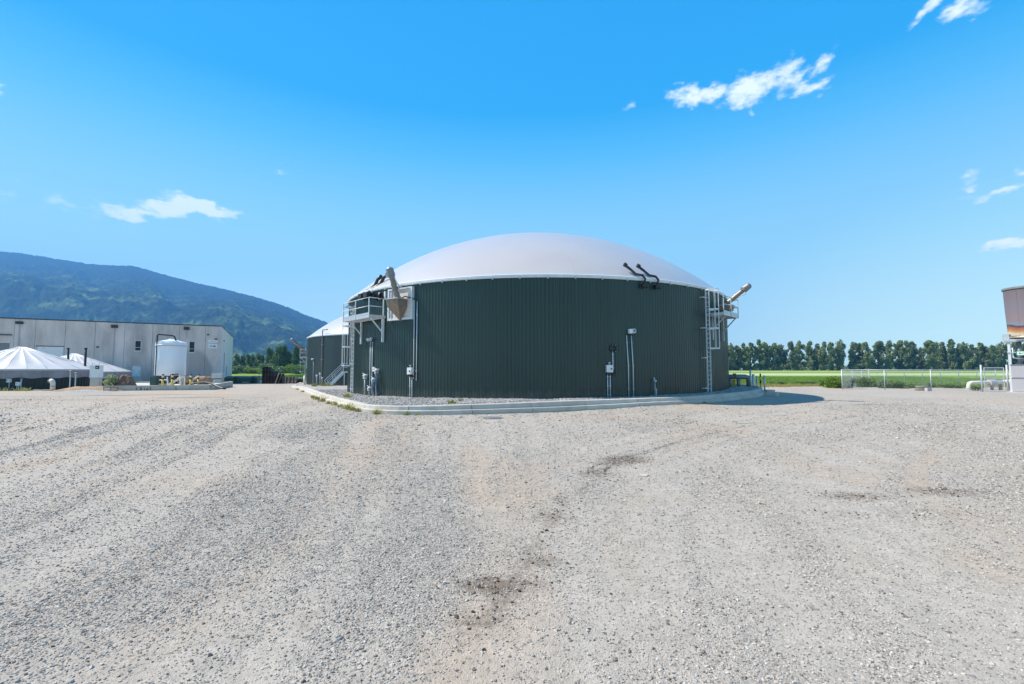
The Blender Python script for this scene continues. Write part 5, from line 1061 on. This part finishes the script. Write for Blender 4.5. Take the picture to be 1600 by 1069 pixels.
# ------------------------------------------------------------------ trees and plants
def leaf_mesh(name, blobs, n, size, mat, flat=.0, seed=0):
    r = np.random.default_rng(seed); B = np.array(blobs); vol = (B[:, 3] * B[:, 4] * B[:, 5]) ** .75; idx = r.choice(len(B), n, p=vol / vol.sum())
    d = r.normal(size=(n, 3)); d /= np.linalg.norm(d, axis=1)[:, None]; rad = r.random(n) ** .42
    c = B[idx, :3] + d * rad[:, None] * B[idx, 3:6]
    nrm = d * .8 + r.normal(size=(n, 3)) * .7; nrm /= np.linalg.norm(nrm, axis=1)[:, None]
    ref = r.normal(size=(n, 3)); u = np.cross(nrm, ref); u /= np.linalg.norm(u, axis=1)[:, None]; v = np.cross(nrm, u)
    s = size * (.55 + .9 * r.random(n)); s1 = s[:, None]; s2 = (s * (.55 + .4 * r.random(n)))[:, None]
    co = np.stack([c - u * s1 * .5, c - v * s2 * .45 + u * .1 * s1, c + u * s1 * .5, c + v * s2 * .45], 1).reshape(-1, 3)
    me = bpy.data.meshes.new(name); me.vertices.add(len(co)); me.vertices.foreach_set('co', co.ravel().astype(np.float32))
    me.loops.add(4 * n); me.loops.foreach_set('vertex_index', np.arange(4 * n, dtype=np.int32)); me.polygons.add(n)
    me.polygons.foreach_set('loop_start', np.arange(0, 4 * n, 4, dtype=np.int32)); me.polygons.foreach_set('loop_total', np.full(n, 4, np.int32)); me.update(calc_edges=True)
    tone = np.repeat((r.random(len(B)) * .6)[idx] + r.random(n) * .4, 4); a = me.attributes.new('tone', 'FLOAT', 'POINT'); a.data.foreach_set('value', tone.astype(np.float32)); me.materials.append(mat); return me
def tree_proto(H, Wd, seed, leaf, n=2600, low=.10, lsz=.85, name='tree', pointed=False):
    r = random.Random(seed); blobs = []; lim = MB()
    lean = r.uniform(-.03, .03); tr = H * .016
    lim.tube([(0, 0, -.5), (0, 0, H * .1), (lean * H * .4, 0, H * .45), (lean * H, 0, H * .93)], [tr * 1.3, tr, tr * .7, tr * .15], 8)
    nb = 30
    for k in range(nb):
        f = low + (1 - low) * (k + r.random()) / nb; w = Wd / 2 * (math.sin(math.pi * min(1, (f * .88 + .10))) ** .5) * (1 - .35 * f if not pointed else 1 - .75 * f)
        a = r.uniform(0, 2 * math.pi); q = w * r.uniform(.15, .85); x, y, z = lean * H * f + q * math.cos(a), q * math.sin(a), H * f * .94
        s = Wd * r.uniform(.10, .19) * (1 - .2 * f); blobs.append((x, y, z, s, s, s * r.uniform(.9, 1.7)))
        lim.tube([(lean * H * f * .8, 0, max(z - w * .9 - .5, .3)), (x * .5, y * .5, z - w * .35), (x, y, z + .3)], [tr * .35, tr * .2, tr * .06], 5)
    return lim.mesh(name + '_limbs', M['bark']), leaf_mesh(name + '_crown', blobs, n, lsz, leaf, seed=seed)
protos = [tree_proto(26, 13 + (i % 3) * 1.5, 40 + i, M['leaf'], 5200, .06 + .04 * (i % 2), 1.05) for i in range(7)]
def put_tree(pr, x, y, z, s, rz, label, group, sw=1., nm='cottonwood_tree', cat='tree'):
    t = thing(nm, label, cat, (x, y, z), rz, group); t.scale = (s * sw, s * sw, s)
    a = link('trunk', pr[0], t); b_ = link('crown', pr[1], t); return t
tops = [(1118, 541), (1128, 539), (1141, 538), (1152, 540), (1163, 536), (1174, 537), (1186, 530), (1197, 536), (1209, 536), (1220, 539), (1236, 535), (1248, 534), (1265, 534), (1276, 537), (1287, 534), (1299, 534), (1312, 532.5), (1333, 536), (1344, 538), (1354, 536),
        (1373, 533), (1389, 533.5), (1404, 532), (1417, 532), (1427, 534), (1438, 543), (1453, 532), (1464, 535), (1474, 536), (1485, 532), (1498, 538), (1508, 536), (1519, 538), (1530, 537), (1541, 540), (1551, 539), (1563, 536), (1575, 538), (1587, 535), (1600, 537), (1615, 536), (1632, 533), (1650, 537), (1668, 535)]
for i, (px_, ty_) in enumerate(tops):
    Y = 430 + random.uniform(-8, 8); H = (577.2 - ty_) / F * Y + 1.35; x = X_at(px_, Y); x = x + random.uniform(-1, 1)
    lab = ORD[max(i - 2, 0)] + ' cottonwood from the left in the row beyond the right-hand field' if i > 1 else ('cottonwood %s hidden behind the right edge of the near tank' % ('fully', 'half')[i])
    if i == 6: lab = 'highest cottonwood just right of the near tank'
    if px_ == 1438: lab = 'noticeably short thin tree in a gap of the right-hand row'
    put_tree(random.choice(protos), x, Y, .75, H / 26 / .985, random.uniform(0, 6.28), lab, 'row of cottonwoods beyond the field', .98 + random.uniform(-.1, .12) if px_ != 1438 else .6)
# undergrowth between the trunks: continuous hedge nobody could count
r_ = random.Random(3); blobs = []
for k in range(240):
    px_ = 1110 + k * 2.45; Y = 436 + r_.uniform(-9, 9); blobs.append((X_at(px_, Y), Y, .8 + r_.uniform(.5, 3.5), r_.uniform(2, 4), 2.5, r_.uniform(1.5, 4.5)))
tag(link('undergrowth', leaf_mesh('undergrowth', blobs, 16000, 1.1, M['leaf'], seed=9)), 'dark undergrowth along the foot of the cottonwood row', 'undergrowth', kind='stuff')
protL = [tree_proto(16, 11, 80 + i, M['leafl'], 3600, .08, .8) for i in range(4)] + [tree_proto(16, 8.5, 90 + i, M['leafl'], 3200, .04, .75, pointed=True) for i in range(2)]
Ltrees = [(352, 556, 270, 0), (361, 558, 268, 1), (370, 554, 262, 2), (379, 556, 272, 3), (388, 553, 266, 1), (396, 555, 274, 0), (404, 553, 262, 2), (411, 554, 270, 4), (419, 542, 240, 4), (424, 545, 246, 1), (436, 541, 236, 0), (443, 540, 240, 2), (449, 548, 250, 3),
          (456, 552, 262, 1), (462, 539, 238, 5), (468, 541, 240, 4), (474, 548, 250, 0), (480, 546, 244, 2), (486, 550, 255, 1), (340, 560, 280, 3)]
for i, (px_, ty_, Y, k) in enumerate(sorted(Ltrees)):
    H = (577.2 - ty_) / F * Y + 2.1; lab = ORD[i] + ' green tree from the left in the belt between building and far tank'
    if px_ in (436, 443): lab = ('left' if px_ == 436 else 'right') + ' one of two tall broad trees behind the pallets'
    if px_ in (462, 468): lab = ('left' if px_ == 462 else 'right') + ' one of two tall dark trees beside the far tank'
    if px_ == 419: lab = 'tall dark tree just above the tallest pallet stack'
    put_tree(protL[k], X_at(px_, Y), Y, -.1, H / 16, random.uniform(0, 6), lab, 'trees below the mountain', 1.0, 'broadleaf_tree')
def shrub_proto(seed, mat, n=500, w=1., h=1., lsz=.2):
    r = random.Random(seed); bl = [(r.uniform(-.4, .4) * w, r.uniform(-.4, .4) * w, r.uniform(.15, .75) * h, .3 * w, .3 * w, .3 * h) for _ in range(9)]; mb = MB()
    for b_ in bl[:6]: mb.tube([(0, 0, -.05), (b_[0] * .5, b_[1] * .5, b_[2] * .5), b_[:3]], [.03 * w, .02 * w, .01 * w], 5)
    return mb.mesh('shrub_stems', M['bark']), leaf_mesh('shrub_leaves', bl, n, lsz, mat, seed=seed)
sh = [shrub_proto(5 + i, M['leafb'], 700, 1, 1, .13) for i in range(3)]; shl = [shrub_proto(15 + i, M['leafl'], 700, 1, 1, .13) for i in range(2)]
def put_shrub(pr, x, y, z, w, h, label, group):
    t = thing('shrub', label, 'shrub', (x, y, z), random.uniform(0, 6), group); t.scale = (w, w, h); link('stems', pr[0], t); link('foliage', pr[1], t)
for k in range(16):
    Y = random.uniform(205, 232); px_ = 362 + k * 7.6 + random.uniform(-3, 3); put_shrub(random.choice(shl + sh[:1]), X_at(px_, Y), Y, -.25, random.uniform(4, 7), random.uniform(3, 6), ORD[k] + ' green bush from the left at the foot of the trees below the mountain', 'bushes below the mountain')
for (px_, Y, w, h, lb) in ((1293, 52.5, 1.6, 1.3, 'bright green bush at the left end of the fence, left of the corner post'), (1302, 51.5, 1.9, 1.35, 'largest bright green bush touching the fence corner'), (1309, 50.5, 1.2, 1.1, 'small bright bush directly at the fence corner post')):
    put_shrub(random.choice(sh), X_at(px_, Y), Y, -.05, w, h, lb, 'bushes at the fence corner')
for k in range(15):
    px_ = 1325 + k * 12.5; Y = 50.5 + random.uniform(-1, 4); put_shrub(random.choice(shl + sh), X_at(px_, Y), Y, -.05, random.uniform(1, 1.9), random.uniform(.5, 1.2) * (1.15 - k * .035), ORD[k] + ' low bush from the left behind the chain-link fence', 'bushes behind the fence')
for (px_, Y, w_) in ((1211, 62, 'leftmost'), (1251, 62, 'middle'), (1263, 62, 'rightmost')): put_shrub(shl[0], X_at(px_, Y), Y, .0, 1.6, .45, w_ + ' of three low dark tufts at the edge of the right-hand field', 'tufts at the field edge')
put_shrub(sh[1], X_at(1523, 44.2), 44.2, -.05, .9, .8, 'yellow-green plant under the cream pipe', 'plants by the gate')
pr = shrub_proto(33, M['pleaf'], 420, 1, 1, .13); t = thing('shrub', 'pale leafy shrub between the white cabinet and the leaning pallet', 'shrub', (X_at(175, 45.4), 45.4, -.05)); t.scale = (1.15, 1.15, 1.75); link('stems', pr[0], t); link('foliage', pr[1], t)
# weeds: blades
def weed_mesh(seed, n=55, h=.3, sp=.28):
    r = random.Random(seed); mb = MB()
    for k in range(n):
        a = r.uniform(0, 6.28); q = r.uniform(0, sp); x, y = q * math.cos(a), q * math.sin(a); hh = h * r.uniform(.4, 1.1); dx, dy = r.uniform(-.5, .5) * hh, r.uniform(-.5, .5) * hh; w = .012 + .02 * r.random(); b_ = r.uniform(0, 6.28); cx, cy = w * math.cos(b_), w * math.sin(b_)
        mb.add([(x - cx, y - cy, -.02), (x + cx, y + cy, -.02), (x + dx * .4 + cx, y + dy * .4 + cy, hh * .6), (x + dx, y + dy, hh)], [(0, 1, 2), (0, 2, 3)])
    return mb.mesh('weed', M['weed'])
wm = [weed_mesh(i) for i in range(4)]
weeds = [(497, 621.5, .9), (503, 624, 1.1), (509, 627, 1.2), (520, 631, .8), (527, 634, 1.0), (533, 637, .7), (540, 640, 1.2), (546, 642, 1.0), (556, 645, .8), (585, 648.5, .9), (592, 648.5, .7), (630, 650, .6), (655, 650, .5), (478, 613, .8), (470, 609, .7), (1045, 631, .5)]
for wi, (px_, py_, s) in enumerate(sorted(weeds)):
    Yk = 2.1 * F / (py_ - 577.3); x = X_at(px_, Yk)
    d = np.argmin((KX - x) ** 2 + (KY - Yk) ** 2); x, y = KX[d] - NX[d] * .12, KY[d] - NY[d] * .12
    o = link('weed', random.choice(wm)); o.location = (x, y, float(yardz(np.array([x]), np.array([y]), False)[0])); o.scale = (s * .95,) * 3; o.rotation_euler = (0, 0, random.uniform(0, 6)); tag(o, ORD[wi] + ' weed from the left along the outer foot of the kerb', 'weed', 'weeds along the kerb')
for wi, (px_, Y, s) in enumerate(((492, 50, 1.3), (507, 53, 1.6), (515, 54, 1.3), (541, 29.2, .6), (545, 28.5, .9), (706, 22.9, .7), (720, 24.6, .5))):
    x = X_at(px_, Y); o = link('weed', random.choice(wm)); o.location = (x, Y, float(padz(x, Y))); o.scale = (s * 1.1,) * 3; tag(o, ORD[wi] + ' small weed from the left in the gravel around the tanks', 'weed', 'weeds in the gravel bed')
for wi, (px_, py_, s) in enumerate(((12, 612, 1.4), (30, 611, 1.2), (40, 610, 1.4), (44, 610, 1.3), (112, 610, 1.4), (116, 609, 1.2))):
    Y = 44.6; x = X_at(px_, Y); o = link('weed', random.choice(wm)); o.location = (x, Y, -.06); o.scale = (s,) * 3; tag(o, ORD[wi] + ' green weed from the left in front of the covered tank', 'weed', 'weeds by the covered tank')

# ------------------------------------------------------------------ instanced stuff: stones and grass
def scatter(name, pts, scales, rots, srcs, label, cat, seed=0):
    """points of one mesh, each carrying a stone or tuft made in the node tree"""
    me = bpy.data.meshes.new(name); me.vertices.add(len(pts)); me.vertices.foreach_set('co', np.asarray(pts, np.float32).ravel())
    a = me.attributes.new('sc', 'FLOAT_VECTOR', 'POINT'); a.data.foreach_set('vector', np.asarray(scales, np.float32).ravel())
    a = me.attributes.new('rt', 'FLOAT_VECTOR', 'POINT'); a.data.foreach_set('vector', np.asarray(rots, np.float32).ravel())
    o = link(name, me); g = bpy.data.node_groups.new(name, 'GeometryNodeTree')
    g.interface.new_socket('Geometry', in_out='INPUT', socket_type='NodeSocketGeometry'); g.interface.new_socket('Geometry', in_out='OUTPUT', socket_type='NodeSocketGeometry')
    n = g.nodes; l = g.links; gi = n.new('NodeGroupInput'); go = n.new('NodeGroupOutput'); jo = n.new('GeometryNodeGeometryToInstance')
    srcs(n, l, jo)
    ip = n.new('GeometryNodeInstanceOnPoints'); l.new(gi.outputs[0], ip.inputs['Points']); l.new(jo.outputs[0], ip.inputs['Instance']); ip.inputs['Pick Instance'].default_value = True
    na = n.new('GeometryNodeInputNamedAttribute'); na.data_type = 'FLOAT_VECTOR'; na.inputs['Name'].default_value = 'sc'; l.new(na.outputs['Attribute'], ip.inputs['Scale'])
    nb = n.new('GeometryNodeInputNamedAttribute'); nb.data_type = 'FLOAT_VECTOR'; nb.inputs['Name'].default_value = 'rt'; l.new(nb.outputs['Attribute'], ip.inputs['Rotation'])
    rv = n.new('FunctionNodeRandomValue'); rv.data_type = 'INT'; rv.inputs['Min'].default_value = 0; rv.inputs['Max'].default_value = 5; l.new(rv.outputs['Value'], ip.inputs['Instance Index'])
    l.new(ip.outputs[0], go.inputs[0]); md = o.modifiers.new('scatter', 'NODES'); md.node_group = g
    return tag(o, label, cat, kind='stuff')
def stone_mat(name, c1, c2, c3):
    m = bpy.data.materials.new(name); m.use_nodes = True; n = m.node_tree.nodes; l = m.node_tree.links; b = n['Principled BSDF']; b.inputs['Roughness'].default_value = .85; b.inputs['Specular IOR Level'].default_value = .25
    oi = N(n, 'ShaderNodeObjectInfo'); cr = N(n, 'ShaderNodeValToRGB'); e = cr.color_ramp.elements; e[0].color = c1 + (1,); e[1].color = c3 + (1,); q = e.new(.5); q.color = c2 + (1,); l.new(oi.outputs['Random'], cr.inputs[0])
    tc = N(n, 'ShaderNodeTexCoord'); ns = N(n, 'ShaderNodeTexNoise'); setin(ns, 'Scale', 3.); l.new(tc.outputs['Object'], ns.inputs['Vector']); mr = N(n, 'ShaderNodeMapRange'); l.new(ns.outputs['Fac'], mr.inputs[0]); setin(mr, 3, .75); setin(mr, 4, 1.25)
    vm = N(n, 'ShaderNodeVectorMath', operation='SCALE'); l.new(cr.outputs[0], vm.inputs[0]); l.new(mr.outputs[0], vm.inputs['Scale']); l.new(vm.outputs[0], b.inputs['Base Color']); return m
M['stone'] = stone_mat('yard_stone', (.15, .13, .115), (.42, .378, .332), (.52, .47, .42)); M['stoneb'] = stone_mat('bed_stone', (.19, .18, .17), (.37, .35, .33), (.54, .51, .48)); M['clod'] = stone_mat('dark_clod', (.05, .038, .03), (.10, .075, .055), (.2, .16, .12))
def stone_src(mat):
    def f(n, l, jo):
        for i in range(5):
            ic = n.new('GeometryNodeMeshIcoSphere'); ic.inputs['Radius'].default_value = .5; ic.inputs['Subdivisions'].default_value = 2
            sp = n.new('GeometryNodeSetPosition'); l.new(ic.outputs['Mesh'], sp.inputs['Geometry'])
            ps = n.new('GeometryNodeInputPosition'); ad = n.new('ShaderNodeVectorMath'); ad.operation = 'ADD'; ad.inputs[1].default_value = (i * 7.3, i * 3.1, i * 5.7); l.new(ps.outputs[0], ad.inputs[0])
            no = n.new('ShaderNodeTexNoise'); no.inputs['Scale'].default_value = 2.0; no.inputs['Detail'].default_value = 2.; l.new(ad.outputs[0], no.inputs['Vector'])
            sb = n.new('ShaderNodeVectorMath'); sb.operation = 'SUBTRACT'; l.new(no.outputs['Color'], sb.inputs[0]); sb.inputs[1].default_value = (.5, .5, .5)
            sc = n.new('ShaderNodeVectorMath'); sc.operation = 'SCALE'; sc.inputs['Scale'].default_value = 1.1; l.new(sb.outputs[0], sc.inputs[0]); l.new(sc.outputs[0], sp.inputs['Offset'])
            sm_ = n.new('GeometryNodeSetShadeSmooth'); sm_.inputs['Shade Smooth'].default_value = False; l.new(sp.outputs[0], sm_.inputs[0])
            mt = n.new('GeometryNodeSetMaterial'); mt.inputs['Material'].default_value = mat; l.new(sm_.outputs[0], mt.inputs[0]); l.new(mt.outputs[0], jo.inputs[0])
    return f
def stones(name, n, box, size, mat, label, accept, zf, seed, flat=.6, sigma=.38):
    r = np.random.default_rng(seed); x = r.uniform(box[0], box[1], n); y = r.uniform(box[2], box[3], n)
    k = r.random(n) < accept(x, y); x, y = x[k], y[k]; s = np.clip(size * np.exp(r.normal(0, sigma, len(x))), size * .45, size * 2.8)
    sc = np.stack([s * r.uniform(.75, 1.3, len(x)), s * r.uniform(.7, 1.1, len(x)), s * r.uniform(.45, .8, len(x))], -1); rt = np.stack([r.uniform(-.4, .4, len(x)), r.uniform(-.4, .4, len(x)), r.uniform(0, 6.28, len(x))], -1)
    z = zf(x, y) + s * .10
    return scatter(name, np.stack([x, y, z], -1), sc, rt, stone_src(mat), label, 'gravel')
def in_bed(x, y):
    d = np.hypot(x - T1[0], y - T1[1]); out = np.zeros(x.shape); j = np.argmin((x[:, None] - KX[None, ::3]) ** 2 + (y[:, None] - KY[None, ::3]) ** 2, axis=1) * 3
    side = (x - KX[j]) * NX[j] + (y - KY[j]) * NY[j]; return ((side > .6) & (d > TR + .02) & (side < 12)).astype(float)
def inview(x, y, m=1.5): return (np.abs(x) < (y + m) * 1.25 + 1.5)
yz_ = lambda x, y: yardz(x, y) + .012
stones('gravel', 820000, (-12, 12, 1.2, 9.5), .0108, M['stone'], 'loose grey gravel strewn over the near yard', lambda x, y: (lambda F_: inview(x, y) * (.22 + .78 * F_[0]) * .85 * (1 - .75 * F_[2]) * sst(9.5, 5.5, y))(yard_fields(x, y)), yz_, 1)
stones('coarse_gravel', 22000, (-13, 13, 1.2, 9), .019, M['stone'], 'coarser stones scattered over the near yard', lambda x, y: inview(x, y) * (.05 + .6 * yard_fields(x, y)[0] ** 1.5), yz_, 2)
stones('middle_gravel', 430000, (-22, 22, 5.0, 19), .018, M['stone'], 'loose gravel in the middle distance of the yard', lambda x, y: inview(x, y) * (.18 + .8 * yard_fields(x, y)[0]) * .85 * sst(5, 9, y) * sst(19, 14, y), yz_, 3)
stones('far_gravel', 330000, (-40, 40, 12.5, 36), .030, M['stone'], 'loose gravel farther out in the yard', lambda x, y: inview(x, y) * (.12 + .6 * yard_fields(x, y)[0]) * (1 - in_bed(x, y)) * sst(36, 16, y) * sst(12.5, 17, y), yz_, 6)
stones('debris_clods', 200000, (-2, 12, 1.5, 20), .018, M['clod'], 'dark clods along the curved debris line', lambda x, y: yard_fields(x, y)[2] ** 1.5 * .45, yz_, 4)
def bedz(x, y): return padz(x, y) + (fbm(x * .55, y * .55, 3, 15) - .5) * .16 * .8 + (fbm(x * 3, y * 3, 2, 25) - .5) * .03
stones('bed_gravel', 90000, (-22, 18, 21, 40), .042, M['stoneb'], 'blue-grey ballast around the near tank', in_bed, bedz, 5)
def tuft_src(mat):
    def f(n, l, jo):
        for i in range(5):
            r = random.Random(i); jn = n.new('GeometryNodeJoinGeometry')
            for k in range(7):
                c = n.new('GeometryNodeMeshCone'); c.inputs['Vertices'].default_value = 3; c.inputs['Radius Bottom'].default_value = .05; c.inputs['Radius Top'].default_value = 0.; c.inputs['Depth'].default_value = r.uniform(.6, 1.1)
                t = n.new('GeometryNodeTransform'); t.inputs['Rotation'].default_value = (r.uniform(-.5, .5), r.uniform(-.5, .5), r.uniform(0, 6)); t.inputs['Translation'].default_value = (r.uniform(-.4, .4), r.uniform(-.4, .4), 0); l.new(c.outputs['Mesh'], t.inputs[0]); l.new(t.outputs[0], jn.inputs[0])
            mt = n.new('GeometryNodeSetMaterial'); mt.inputs['Material'].default_value = mat; l.new(jn.outputs[0], mt.inputs[0]); l.new(mt.outputs[0], jo.inputs[0])
    return f
def grass(name, n, box, size, mat, label, accept, seed):
    r = np.random.default_rng(seed); x = r.uniform(box[0], box[1], n); y = r.uniform(box[2], box[3], n); k = r.random(n) < accept(x, y); x, y = x[k], y[k]; s = size * r.uniform(.6, 1.5, len(x))
    sc = np.stack([s, s, s], -1); rt = np.stack([x * 0, x * 0, r.uniform(0, 6, len(x))], -1); return scatter(name, np.stack([x, y, fieldz(x, y) - .0], -1), sc, rt, tuft_src(mat), label, 'grass')
M['grass'] = stone_mat('grass_blades', (.10, .20, .03), (.15, .26, .04), (.22, .30, .07)); M['drygrass'] = stone_mat('dry_grass', (.30, .24, .09), (.38, .32, .13), (.20, .22, .06))
grass('field_grass', 24000, (18, 95, 60, 110), .40, M['grass'], 'green grass of the field beyond the yard at the right', lambda x, y: (y > yb(x) + 5).astype(float), 11)
grass('dry_verge', 16000, (15, 70, 50, 66), .24, M['drygrass'], 'straw-coloured verge between yard and field', lambda x, y: (y > yb(x) - .6) * np.exp(-np.clip(y - yb(x), 0, 99) / 5.), 12)
grass('meadow_grass', 14000, (-80, -18, 108, 200), .6, M['grass'], 'bright meadow grass beyond the pallets', lambda x, y: (y > yb(x)).astype(float), 13)
